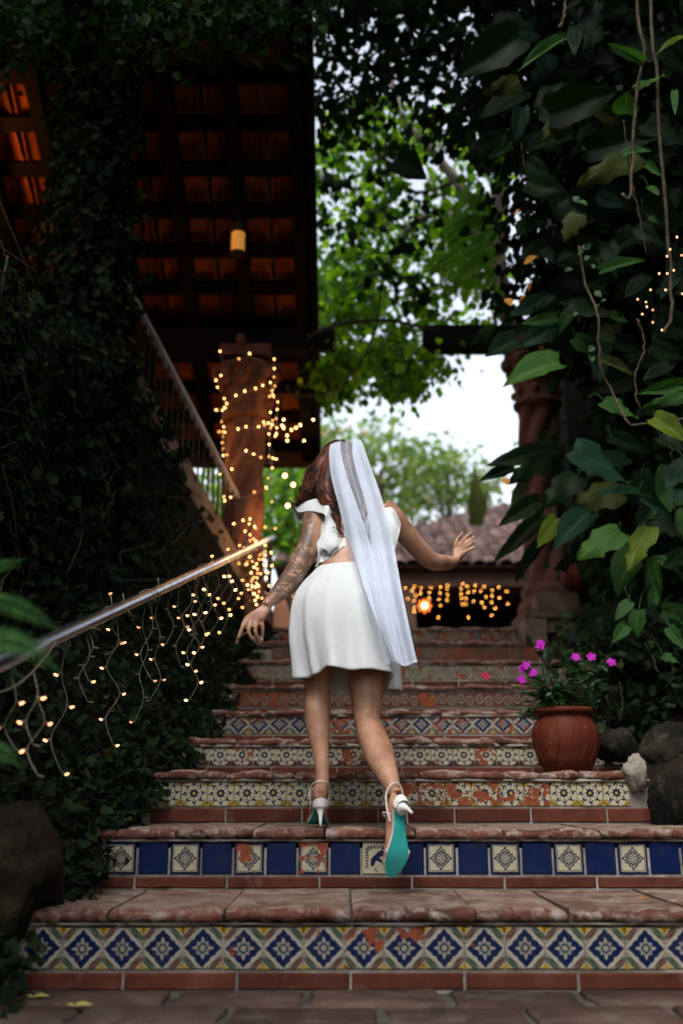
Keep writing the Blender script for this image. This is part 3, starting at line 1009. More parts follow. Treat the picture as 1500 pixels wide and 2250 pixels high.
# ------------------------------------------------------------------ far pavilion with lit curtain of bulbs
CY_ = 15.0
ez = PY(1000, 1243, CY_).z
pv_ = empty('garden_pavilion', (1.5, CY_ + 2, ZL), 'low pavilion with weathered tile roof behind the top of the stairs', 'building')
xe0 = PY(600, 1250, CY_).x; hs_ = math.tan(R(26.5))
TB2 = barrel_mesh('roof_tile', .11, .48, M['oldtile'])
sl = math.atan(hs_)
up = Vector((0, math.cos(sl), math.sin(sl))); un = Vector((0, -math.sin(sl), math.cos(sl)))
rotm = Matrix([(1, 0, 0), tuple(up), tuple(un)]).transposed().to_euler()
nt_ = 0
for j in range(13):
    t = j * .4
    for i in range(30):
        X = xe0 + .1 + i * .205
        if X < xe0 + t * math.cos(sl) * 1.0: continue
        if nt_ >= 298: break
        p = Vector((X + rw.uniform(-.015, .015), CY_, ez)) + up * t + un * (.02 + rw.uniform(0, .02))
        inst('roof_tile', TB2, pv_, p, rotm); nt_ += 1
mb = MB()
tm = 5.4
a0 = Vector((xe0, CY_ + .02, ez)); a1 = Vector((6.2, CY_ + .02, ez))
b1 = a1 + up * tm; b0 = Vector((xe0 + tm * math.cos(sl), 0, 0)) + Vector((0, (a0 + up * tm).y, (a0 + up * tm).z))
back0 = Vector((xe0, CY_ + 2 * tm * math.cos(sl), ez)); back1 = Vector((6.2, CY_ + 2 * tm * math.cos(sl), ez))
mb.add([a0, a1, b1, b0, back0, back1], [(0, 1, 2, 3), (0, 3, 4), (3, 2, 5, 4), (0, 4, 5, 1)])
mb.build('roof_deck', M['oldtile'], pv_, smooth=False)
mb = MB(); mb.beam((xe0 + .15, CY_ + .3, ez - .16), (6, CY_ + .3, ez - .16), .2, .24); mb.build('eave_beam', M['brownwood'], pv_, smooth=False)
for X in (xe0 + .35, 1.05, 3.2):
    mb = MB(); mb.box((X, CY_ + .32, (ZL + ez - .3) / 2), (.2, .2, ez - .3 - ZL)); mb.build('post', M['brownwood'], pv_, smooth=False)
mb = MB(); mb.box((2.5, CY_ + 3.6, (ZL + ez) / 2), (7.2, .2, ez - ZL)); mb.build('back_wall', M['darkwall'], pv_, smooth=False)
mb = MB(); mb.box((xe0 + .2, CY_ + 2.0, (ZL + ez) / 2), (.15, 3, ez - ZL)); mb.build('side_wall', M['darkwall'], pv_, smooth=False)
mb = MB(); mb.box((2.4, CY_ + .6, ZL + .3), (7, .12, .6)); mb.build('parapet', M['darkwall'], pv_, smooth=False)

# ------------------------------------------------------------------ second stair climbing left, with rail and bars
A = P(545, 1140, 8.15); B = P(270, 610, 6.8)
dv = (B - A)
up_st = empty('upper_staircase', (A.x, A.y, ZL), 'dark ivy-hung staircase climbing left behind the pipe railing', 'staircase')
mb = MB()
mb.beam(A - dv * .02, B + dv * .25, .05, .028); mb.build('handrail', M['railpaint'], up_st, smooth=False)
S0 = P(566, 1345, 8.1)
perp = Vector((-dv.y, dv.x, 0)).normalized()
if perp.x > 0: perp = -perp
mb = MB(); mb.beam(S0 - dv * .03, S0 + dv * 1.15, .09, .2); mb.build('stringer', M['plaster'], up_st, smooth=False)
for i in range(26):
    t = .02 + i * .041
    p0 = S0 + dv * t; p1 = A + dv * t
    mb = MB(); mb.tube([(p1.x, p1.y, p1.z), (p1.x, p1.y, p1.z - .82)], .008, 6)
    mb.build('baluster', M['iron'], up_st)
for i in range(8):
    p = S0 + dv * (i / 7.0) + Vector((0, 0, -.02))
    mb = MB()
    q = [p, p + dv * .13 * Vector((1, 1, 0)).length / 1.414]
    d2 = Vector((dv.x, dv.y, 0)) * .16
    mb.add([p, p + d2, p + d2 + perp * 1.0, p + perp * 1.0] + [v + Vector((0, 0, -.16)) for v in (p, p + d2, p + d2 + perp * 1.0, p + perp * 1.0)],
           [(0, 1, 2, 3), (7, 6, 5, 4), (0, 4, 5, 1), (1, 5, 6, 2), (2, 6, 7, 3), (3, 7, 4, 0)])
    mb.build('tread', M['darkwall'], up_st, smooth=False)

# plastered end of the cheek wall under the bride's hand
ch = MB()
q = [PY(608, 1308, 8.0), PY(628, 1316, 8.0), PY(646, 1385, 8.0), PY(588, 1388, 8.0)]
ch.add(q + [v + Vector((0, .3, 0)) for v in q], [(3, 2, 1, 0), (4, 5, 6, 7), (0, 1, 5, 4), (1, 2, 6, 5), (2, 3, 7, 6), (3, 0, 4, 7)])
o = ch.build('plaster_pier', M['pinkplaster'], origin=q[3], smooth=False)
tag(o, 'small pale pink sloped plaster pier behind the bride\'s left hand', 'pier')
# ------------------------------------------------------------------ banks and walls beside the stairs
def stair_z(Y):
    if Y < YR[0]: return 0.0
    for k in range(8, -1, -1):
        if Y >= YR[k]: return ZT[k]
    return 0.0
def ramp_z(Y):
    return float(np.interp(Y, [2.7] + [y + .3 for y in YR], [0.0] + ZT))
def nz(x, y, s=0.0):
    return math.sin(3.1 * x + 1.7 * y + s) * .5 + math.sin(7.3 * x - 4.1 * y + 2 * s) * .3 + math.sin(13.7 * y + 5 * x + s) * .2

def bank(name, xs, lift, y0, y1):
    rows = []
    n = 40
    for i in range(n + 1):
        Y = y0 + (y1 - y0) * i / n
        rows.append([(x + .03 * nz(x, Y), Y, ramp_z(Y) + l + .04 * nz(x, Y, 2)) for x, l in zip(xs(Y), lift)])
    mb = MB(); mb.grid(rows)
    return tag(mb.build(name, M['earth']), kind='structure')
def xl_at(Y): return float(np.interp(Y, YR, XL))
bank('left_bank', lambda Y: [xl_at(Y) + .04, xl_at(Y) - .03, xl_at(Y) - .2, xl_at(Y) - .45, xl_at(Y) - .9], [-.3, .0, .18, .5, .9], 1.2, 7.9)
bank('right_bank', lambda Y: [float(np.interp(Y, YR, XR)) - .04, float(np.interp(Y, YR, XR)) + .02, float(np.interp(Y, YR, XR)) + .25, 2.2, 4.5], [-.3, -.02, .12, .35, .5], 1.2, 9.0)

# left retaining wall, ivy over it
lw = MB()
path = [(-.66, 7.75, 1.93), (-1.02, 6.9, 2.5), (-1.42, 5.9, 3.15), (-1.5, 4.7, 2.75), (-1.5, 3.0, 2.4), (-1.5, .6, 2.4)]
fr = [(x, y, -.05) for x, y, z in path]; tp = [(x, y, z) for x, y, z in path]
lw.grid([fr, tp])
bk = [(x - .35, y, -.05) for x, y, z in path]; tb_ = [(x - .35, y, z) for x, y, z in path]
lw.grid([tp, tb_]); lw.grid([tb_, bk])
lwo = lw.build('retaining_wall', M['darkwall'], origin=(-1.3, 4.5, 0), smooth=False)
tag(lwo, 'dark retaining wall buried under ivy, left of the tiled stairs', 'wall')

ip, it, inn, isz = [], [], [], []
def ivy_on(p, n, out, spread, size, droop=.9):
    """p: base point, n: outward normal"""
    ip.append(tuple(p + n * out)); 
    d = Vector((random.gauss(0, .5), random.gauss(0, .5), -droop + random.gauss(0, .4))) + n * random.uniform(.1, .7)
    it.append(tuple(d)); inn.append(tuple(n + Vector((random.gauss(0, spread), random.gauss(0, spread), random.gauss(0, spread) + .35)))); isz.append(size)
seg_len0 = 0
seg_len = [math.dist(path[i][:2], path[i + 1][:2]) for i in range(len(path) - 1)]
for _ in range(20000):
    i = random.choices(range(len(seg_len)), seg_len)[0]
    u = random.random()
    a, b = Vector(path[i]), Vector(path[i + 1])
    c = a.lerp(b, u)
    if c.y > 6.55 and random.random() < .9: continue
    zt_ = c.z; v = random.random() ** .8
    z = .2 + (zt_ + .12 - .2) * v
    if z < ramp_z(c.y) - .1: continue
    n = Vector((-(b.y - a.y), (b.x - a.x), 0)).normalized()
    if n.x < 0: n = -n
    th = .05 + .12 * (.5 + .5 * nz(c.y * 1.7, z * 1.9)) + .08 * max(0, nz(c.y * 5, z * 4, 3))
    ivy_on(Vector((c.x, c.y, z)), n, random.uniform(.2, 1.1) * th, .5, random.uniform(.02, .045) if nz(c.y * 2.3, z * 2.1, 5) > -.1 else random.uniform(.045, .085))
for _ in range(9000):      # bank foliage, creeping to the step ends
    Y = random.uniform(1.6, 7.8)
    t = random.random() ** 1.2
    x = xl_at(Y) + .07 - t * .69 + random.gauss(0, .025) - .03 * nz(Y * 2, 1)
    z = ramp_z(Y) + np.interp(t, [0, .05, .35, 1], [.0, .03, .22, .75]) - .02
    h = random.uniform(0, .12) * (.4 + t) 
    ivy_on(Vector((x, Y, z)), Vector((.6, -.3, .7)).normalized(), h, .6, random.uniform(.025, .055), .3)
me = leaves(ip, it, inn, isz, IVY, 'ivy')
ivy = link_mesh('ivy', me, M['ivy'], smooth=False)
tag(ivy, 'dark small-leaved ivy blanketing the wall and bank left of the stairs', 'ivy', kind='stuff')

vs_ = MB()
for _ in range(26):
    Y0 = random.uniform(3.2, 6.6); z0_ = random.uniform(.9, 1.6); pts_ = []
    for k in range(9):
        yy = Y0 + .1 * math.sin(k * .8 + Y0 * 9) + .06 * k * random.uniform(-1, 1)
        xx = float(np.interp(yy, [.6, 4.7, 5.9, 6.9, 7.75], [-1.5, -1.5, -1.42, -1.02, -.66]))
        pts_.append((xx + .1 + random.uniform(-.02, .03), yy, z0_ + k * .17))
    vs_.tube(pts_, .005, 5)
o = vs_.build('ivy_stems', M['root'], ivy); o['kind'] = 'stuff'
# ivy-clad post up to the roof
def ivy_post(X, Y, z0, z1, rad, n, label, name='ivy_covered_post', cat='post'):
    e = empty(name, (X, Y, z0), label, cat)
    mb = MB(); mb.tube([(X, Y, z0), (X, Y, z1)], .1, 10); mb.build('post', M['wood'], e)
    pos, tip, nn, sz = [], [], [], []
    for _ in range(n):
        a = random.uniform(0, 2 * math.pi); z = random.uniform(z0, z1)
        f = (z - z0) / (z1 - z0)
        r = rad * (1.15 - .45 * f) * (.75 + .35 * nz(a * 1.3, z * 2.1)) * random.uniform(.5, 1.1)
        d = Vector((math.cos(a), math.sin(a), 0))
        p = Vector((X, Y, z)) + d * r
        pos.append(tuple(p)); tip.append((d.x * .4 + random.gauss(0, .4), d.y * .4 + random.gauss(0, .4), -.8 + random.gauss(0, .4)))
        nn.append((d.x + random.gauss(0, .4), d.y + random.gauss(0, .4), .4 + random.gauss(0, .4))); sz.append(random.uniform(.035, .07))
    o = link_mesh('ivy_foliage', leaves(pos, tip, nn, sz, IVY), M['ivy'], e, smooth=False)
    o['kind'] = 'stuff'
    return e
pp = PY(205, 400, 5.7)
ivy_post(pp.x, 5.7, 2.6, roof_z(5.7) - .05, .4, 8500, 'post smothered in dark ivy reaching the roof, left edge of the picture')

# ------------------------------------------------------------------ rocks
def rock(name, c, r, mat, label, cat='rock', seed=0, group=None, rough=.25):
    bm = bmesh.new(); bmesh.ops.create_icosphere(bm, subdivisions=4, radius=1.0)
    rr = random.Random(seed)
    dirs = [(Vector((rr.gauss(0, 1), rr.gauss(0, 1), rr.gauss(0, 1))).normalized(), rr.uniform(.55, .9)) for _ in range(14)]
    for v in bm.verts:
        p = v.co.copy()
        for d, k in dirs:                       # broken facets
            t = p.dot(d)
            if t > k: p -= d * (t - k) * .8
        n_ = nz(p.x * 2.2 + seed, p.y * 2.2, p.z * 3)
        p *= 1 + rough * .3 * n_ + rough * .2 * nz(p.y * 7, p.z * 7, seed) + rough * .1 * nz(p.x * 17, p.z * 15, seed)
        v.co = Vector((p.x * r[0], p.y * r[1], p.z * r[2])) + Vector(c)
    me = bpy.data.meshes.new(name); bm.to_mesh(me); bm.free()
    o = link_mesh(name, me, mat, origin=(c[0], c[1], c[2] - r[2]))
    return tag(o, label, cat, group)
c = PY(28, 1900, 3.0); rock('boulder', (c.x - .02, 3.0, c.z - .02), (.2, .2, .2), M['boulder'], 'rounded brown boulder at the left end of the lowest steps', seed=3, rough=.25)
0 and rock('boulder', (c.x - .1, 2.75, .1), (.2, .25, .22), M['rock'], 'dark boulder on the pavement at the lower left corner', seed=9, rough=.12)
c = PY(1395, 1698, 4.2); rock('rock', (c.x, 4.22, c.z), (.055, .06, .095), M['palerock'], 'small pale upright rock at the right end of the third step', seed=4, rough=.35)
0 and rock('rock', (c.x + .03, 4.2, c.z - .02), (.05, .06, .06), M['palerock'], 'pale stone lump wedged below the upright pale rock', seed=14, rough=.3)
for (px, py, Y, r, s, lb) in ((1350, 1625, 4.75, (.13, .1, .09), 6, 'brown rough rock just right of the terracotta pot'),
                              (1460, 1640, 4.6, (.15, .16, .13), 7, 'dark rock by the right edge behind the pale rock'),
                              (1492, 1765, 4.05, (.13, .14, .17), 8, 'large black rock at the right edge beside the third step'),
                              (1415, 1660, 4.9, (.12, .1, .07), 10, 'flat dark rock lying behind the upright pale rock')):
    c = PY(px, py, Y); rock('rock', (c.x, Y, c.z - .02), r, M['rock'], lb, seed=s, rough=.3)

# ------------------------------------------------------------------ trees and leaf masses
def inpoly(x, y, poly):
    ins = False; j = len(poly) - 1
    for i in range(len(poly)):
        xi, yi = poly[i]; xj, yj = poly[j]
        if (yi > y) != (yj > y) and x < (xj - xi) * (y - yi) / (yj - yi + 1e-9) + xi: ins = not ins
        j = i
    return ins
def clumps(poly, w0, w1, nblob, per, rad, size, droop=.3, keep_out=None, up=.3):
    """leaf clumps through a volume bounded by rays of the outline and two depths"""
    xs = [p[0] for p in poly]; ys = [p[1] for p in poly]
    pos, tip, nn, sz = [], [], [], []
    k = 0
    while k < nblob:
        px, py = random.uniform(min(xs), max(xs)), random.uniform(min(ys), max(ys))
        if not inpoly(px, py, poly): continue
        k += 1
        c = P(px, py, random.uniform(w0, w1))
        r = rad * random.uniform(.6, 1.4)
        ax = Vector((random.gauss(0, 1), random.gauss(0, 1), random.gauss(0, .5))).normalized()
        for _ in range(int(per * random.uniform(.5, 1.5))):
            q = Vector((random.gauss(0, .5), random.gauss(0, .5), random.gauss(0, .35))) * r + ax * random.gauss(0, .4) * r
            p = c + q
            if keep_out:
                x_, y_, w_ = proj(p)
                if inpoly(x_, y_, keep_out): continue
            pos.append(tuple(p)); tip.append((q.x + random.gauss(0, .25), q.y + random.gauss(0, .25), q.z - droop + random.gauss(0, .25)))
            nn.append((random.gauss(0, .5), random.gauss(0, .5), up + random.gauss(0, .6))); sz.append(random.uniform(*size))
    return pos, tip, nn, sz

SKYGAP = [(905, 860), (975, 775), (1135, 770), (1140, 960), (1080, 1010), (1030, 985), (900, 930), (870, 900)]
tree = empty('shade_tree', PY(1150, 1300, 9.3), 'tall leafy tree rising behind the right column, its crown over the stairs', 'tree')
mb = MB()
mb.tube([PY(1195, 1380, 9.3), PY(1190, 900, 9.3), PY(1160, 770, 9.3), PY(1105, 680, 9.3), PY(1092, 560, 9.2), PY(1105, 400, 9.1), PY(1075, 280, 9.0), PY(1060, 100, 8.9), PY(1050, -150, 8.8)], [.12, .11, .1, .095, .09, .08, .075, .06, .05], 12)
tr_ = mb.build('trunk', M['bark'], tree)
for pts, r0, mt_ in (([(1090, 520, 9.2), (1010, 410, 9.4), (940, 320, 9.5), (880, 250, 9.6), (850, 120, 9.7)], .055, 'palebark'),
                ([(1090, 560, 9.2), (980, 470, 9.8), (900, 500, 10), (850, 590, 10.2), (835, 640, 10.2)], .05, 'palebark'),
                ([(900, 500, 10), (800, 490, 10.4), (740, 505, 10.6)], .03, 'bark'),
                ([(880, 330, 9.6), (830, 350, 9.7), (790, 385, 9.8), (745, 397, 9.9), (690, 380, 10)], .03, 'palebark'),
                ([(1000, 400, 9.4), (900, 420, 9.6), (820, 330, 9.8)], .022, 'bark'),
                ([(1075, 280, 9.0), (960, 180, 8.5), (820, 150, 8), (690, 120, 7.6)], .04, 'bark')):
    b = MB(); q = cr([tuple(P(*p)) for p in pts], 14)
    b.tube([tuple(x) for x in q], [r0 * (1 - .6 * i / 13) for i in range(14)], 8); b.build('limb', M[mt_], tree)
A1 = clumps([(650, 240), (1085, 240), (1085, 690), (965, 715), (985, 820), (900, 860), (830, 880), (700, 880), (690, 640)], 9, 12, 160, 28, .2, (.08, .14), keep_out=SKYGAP)
A2 = clumps([(660, 590), (800, 590), (840, 700), (720, 860), (690, 880)], 10, 12.5, 34, 32, .22, (.08, .13), keep_out=SKYGAP)
A1 = tuple(a + b for a, b in zip(A1, A2))
A6 = clumps([(650, 240), (1085, 240), (1085, 600), (900, 700), (700, 620)], 8.5, 9.5, 18, 20, .17, (.07, .13), keep_out=SKYGAP)
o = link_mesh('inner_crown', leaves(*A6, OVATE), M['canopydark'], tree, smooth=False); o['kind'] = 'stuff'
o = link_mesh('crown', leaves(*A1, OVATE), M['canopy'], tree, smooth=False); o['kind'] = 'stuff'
A3 = clumps([(600, -120), (1200, -120), (1160, 300), (1000, 330), (900, 250), (650, 300)], 6.2, 9, 105, 32, .2, (.06, .12))
F5 = clumps([(-60, -80), (660, -80), (640, 70), (420, 110), (250, 90), (-60, 120)], 4.6, 5.6, 120, 24, .16, (.04, .09))
A3 = tuple(a + b for a, b in zip(A3, F5))
A4 = clumps([(-500, -1900), (2000, -1900), (1800, -60), (-300, -60)], 5.2, 7.5, 420, 30, .32, (.1, .2))  # unseen leaf clumps overhead, added to cut light from above
A3 = tuple(a + b for a, b in zip(A3, A4))
o = link_mesh('upper_crown_with_blocker', leaves(*A3, OVATE), M['canopydark'], tree, smooth=False); o['kind'] = 'stuff'

# dark twig arching from the roof to the beam, with a second hanging twig
tw = empty('vine_branch', P(690, 740, 7.6), 'thin dark branch arching from the roof edge to the timber beam', 'branch')
for pts, r0 in (([(676, 742, 7.5), (715, 722, 7.5), (770, 708, 7.6), (850, 704, 7.7), (930, 720, 7.7), (975, 735, 7.8)], .018),
                ([(835, 650, 7.6), (826, 720, 7.5), (810, 760, 7.4), (790, 800, 7.4), (745, 850, 7.3), (690, 870, 7.2), (640, 868, 7.1), (630, 845, 7.1)], .009),
                ([(845, 728, 7.6), (880, 742, 7.6), (915, 752, 7.6)], .008)):
    b = MB(); q = cr([tuple(P(*p)) for p in pts], 20)
    b.tube([tuple(x) for x in q], [r0 * (1 - .5 * i / 19) for i in range(20)], 6); b.build('twig', M['bark'], tw)

# leafy branch tips hanging in front of the white gap, and climber at the roof corner
hb = empty('hanging_foliage', P(740, 860, 8.6), 'drooping leafy branch tips beside the roof edge, above the bride', 'foliage')
H1 = clumps([(690, 770), (860, 740), (980, 790), (960, 830), (890, 870), (820, 890), (740, 870), (700, 900)], 8.2, 10.5, 46, 24, .17, (.06, .11), droop=.6)
o = link_mesh('foliage', leaves(*H1, OVATE), M['canopy'], hb, smooth=False); o['kind'] = 'stuff'

# dark leaf mass on the right
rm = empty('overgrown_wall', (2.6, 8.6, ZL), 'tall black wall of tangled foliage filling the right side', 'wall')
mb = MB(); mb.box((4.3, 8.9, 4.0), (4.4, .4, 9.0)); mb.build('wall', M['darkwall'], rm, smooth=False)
mb = MB(); mb.box((2.9, 2.2, 3.4), (.4, 13, 7.4)); mb.build('side_wall', M['darkwall'], rm, smooth=False)  # long wall running past the camera, added to shade the vegetation
RP = [(1130, -100), (1560, -100), (1560, 1700), (1370, 1560), (1340, 1440), (1340, 1250), (1335, 1000), (1335, 830), (1200, 720), (1120, 600), (1135, 430), (1110, 300), (1090, 150)]
D1 = clumps(RP, 5.9, 7.6, 520, 26, .25, (.05, .12), droop=.6)
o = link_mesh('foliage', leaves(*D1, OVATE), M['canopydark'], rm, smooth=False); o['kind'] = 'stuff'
D2 = clumps([(1240, 1420), (1560, 1380), (1560, 1750), (1330, 1620)], 4.9, 6.2, 110, 26, .14, (.03, .07), droop=.2)
o = link_mesh('undergrowth', leaves(*D2, IVY), M['ivy'], rm, smooth=False); o['kind'] = 'stuff'

# far trees beyond the terrace
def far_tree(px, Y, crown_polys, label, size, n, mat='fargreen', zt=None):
    base = Vector((PY(px, 1200, Y).x, Y, ZL))
    t = empty('far_tree', base, label, 'tree', 'trees beyond the terrace')
    cx = np.mean([p[0] for p in crown_polys]); cyy = np.mean([p[1] for p in crown_polys])
    w_ = Y * CS + 5 * SN
    top = P(cx, cyy, w_)
    b = MB(); b.tube([base, base.lerp(top, .5) + Vector((.2, 0, 0)), top], [.22, .15, .07], 8); b.build('trunk', M['bark'], t)
    for _ in range(5):
        e = P(cx + random.uniform(-60, 60), cyy + random.uniform(-60, 30), w_ + random.uniform(-1, 1))
        b = MB(); b.tube([base.lerp(top, random.uniform(.5, .8)), e], [.07, .02], 6); b.build('limb', M['bark'], t)
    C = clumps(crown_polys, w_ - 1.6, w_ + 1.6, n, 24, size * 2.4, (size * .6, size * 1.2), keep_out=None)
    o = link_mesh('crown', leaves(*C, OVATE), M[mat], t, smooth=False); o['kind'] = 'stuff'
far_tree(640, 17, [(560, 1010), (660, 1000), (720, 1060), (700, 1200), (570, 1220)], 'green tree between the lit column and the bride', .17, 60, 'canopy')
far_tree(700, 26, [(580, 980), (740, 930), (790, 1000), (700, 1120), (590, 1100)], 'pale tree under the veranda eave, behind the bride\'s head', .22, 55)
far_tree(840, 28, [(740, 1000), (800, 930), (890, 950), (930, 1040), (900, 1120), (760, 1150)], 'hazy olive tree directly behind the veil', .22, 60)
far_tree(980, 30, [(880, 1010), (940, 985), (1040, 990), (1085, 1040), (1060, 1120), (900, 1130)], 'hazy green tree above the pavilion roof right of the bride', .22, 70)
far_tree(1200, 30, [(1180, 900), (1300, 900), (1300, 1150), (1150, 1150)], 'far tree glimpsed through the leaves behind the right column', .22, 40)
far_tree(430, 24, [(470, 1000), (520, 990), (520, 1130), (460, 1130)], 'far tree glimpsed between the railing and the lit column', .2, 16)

# ------------------------------------------------------------------ ferns
def frond(base, tip, sag, width, n=26, sidev=None):
    base, tip = Vector(base), Vector(tip)
    pos, tp_, nn, sz = [], [], [], []
    ax = (tip - base); vd = (Vector((0, 0, CZ)) - base).normalized() + Vector((random.uniform(-.3, .3), 0, .45)); sd_ = ax.cross(vd).normalized()
    upv = sd_.cross(ax).normalized()
    spine = []
    for i in range(n + 1):
        t = i / n
        p = base + ax * t + Vector((0, 0, sag * 4 * t * (1 - t)))
        spine.append(p)
        wv = width * math.sin(math.pi * min(1, .12 + t * .9)) ** .8 * (1 - .35 * t)
        for s_ in (-1, 1):
            pos.append(tuple(p)); tp_.append(tuple(sd_ * s_ + ax.normalized() * .35 + Vector((0, 0, -.15)))); nn.append(tuple(upv + Vector((0, 0, random.uniform(-.2, .2))))); sz.append(max(.006, wv))
    return spine, pos, tp_, nn, sz
def fern(name, label, fronds, mat, group=None):
    e = empty(name, fronds[0][0], label, 'fern', group)
    for (b_, t_, sag, wd, n) in fronds:
        sp_, po, ti, n2, sz = frond(b_, t_, sag, wd, n)
        me = leaves(po, ti, n2, sz, SLIMW if mat == 'fernlight' else SLIM)
        o = link_mesh('frond', me, M[mat], e, smooth=False)
        o['kind'] = 'stuff'
        b = MB(); b.tube(sp_[::3], .0012 + wd * .01, 5); b.build('stalk', M[mat], o)
    return e
fern('fern', 'blurred fern leaning in at the left edge in front of the railing', [
    (P(-60, 1310, 2.25), P(140, 1395, 2.3), .02, .042, 44), (P(-90, 1390, 2.2), P(150, 1490, 2.2), .03, .05, 44), (P(-70, 1260, 2.3), P(58, 1228, 2.35), .0, .03, 34),
    (P(-70, 1440, 2.1), P(100, 1445, 2.05), .03, .042, 40), (P(-60, 1650, 2.2), P(50, 1690, 2.15), .02, .04, 34)], 'fern')
fern('fern', 'small bright fern with curling fronds low in the right-hand foliage', [
    (P(1425, 1225, 5.0), P(1450, 1325, 5.0), .01, .06, 34), (P(1430, 1225, 5.0), P(1500, 1270, 5.0), .03, .05, 30), (P(1430, 1290, 5.0), P(1440, 1340, 4.95), .0, .045, 24), (P(1445, 1230, 5.05), P(1415, 1300, 5.0), .0, .045, 24)], 'fern')
fl = []
for (a, b_) in (((1075, 470), (950, 560)), ((1085, 430), (985, 500)), ((1080, 520), (935, 610)), ((1090, 560), (990, 640)), ((1080, 400), (1075, 330)), ((1090, 500), (1030, 600)), ((1095, 420), (1120, 350)), ((1085, 590), (1040, 680)), ((1070, 450), (1000, 450)), ((1075, 490), (960, 520)), ((1085, 545), (950, 650))):
    fl.append((P(a[0], a[1], 8.7), P(b_[0], b_[1], 8.5), .08, .12, 38))
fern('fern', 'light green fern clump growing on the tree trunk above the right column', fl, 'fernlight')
fern('fern', 'single grey-green fern frond hanging over the timber beam', [(P(1085, 705, 7.9), P(1028, 770, 7.75), .02, .055, 22), (P(1090, 705, 7.9), P(1060, 760, 7.8), .02, .05, 20)], 'fern')

# ------------------------------------------------------------------ large climber leaves on the right, each placed by hand
def big_leaf_mesh(vr=0):
    b = MB(); rows = []; uv = []
    rl_ = random.Random(vr * 7 + 1)
    prof = [(0.0, .04, .00), (.04, .30, -.07), (.14, .44, -.06), (.3, .5, 0), (.4, .49, 0), (.5, .46, 0), (.58, .41, 0), (.66, .36, 0), (.74, .29, 0), (.82, .21, 0), (.93, .09, 0), (1.0, .005, 0)]
    us = [-1, -.62, -.25, 0, .25, .62, 1]
    for (t, hw, dy) in prof:
        row = []
        jl, jr = (rl_.uniform(.9, 1.08), rl_.uniform(.9, 1.08)) if 0 < t < .95 else (1, 1)
        if vr == 2 and .3 < t < .9: jl *= rl_.choice((1, .72)); jr *= rl_.choice((1, .8))
        for u in us:
            hw_ = hw * (jl if u < 0 else jr)
            lobe = dy * 1.6 * abs(u) ** 1.5
            row.append((u * hw_ + (.05 * math.sin(2.5 * t) if vr == 1 else 0), t + lobe, (.10, .22, .02)[vr] * abs(u) * hw * 2 - (.16, .3, .1)[vr] * t * t - .10 * abs(u) ** 3 * hw + (.012, .02, .03)[vr] * math.sin(9 * t + 3 * u + vr) + (.1 * u * t if vr == 2 else 0)))
            uv.append((.5 + u * hw * .9, t))
        rows.append(row)
    b.grid(rows)
    me = b.mesh('climber_leaf')
    ul = me.uv_layers.new(name='UVMap')
    for lp in me.loops: ul.data[lp.index].uv = uv[lp.vertex_index]
    me.polygons.foreach_set('use_smooth', [True] * len(me.polygons))
    return me
BL = {}
for kk in ('dark', 'teal', 'mid', 'bright', 'yellow', 'olive'):
    BL[kk] = []
    for vr in range(3):
        me = big_leaf_mesh(vr); me.materials.append(M['bl_' + kk]); BL[kk].append(me)
vine = empty('climbing_vine', (1.55, 6.0, ZL), 'climbing vine with large heart-shaped leaves hanging right of the bride', 'vine')
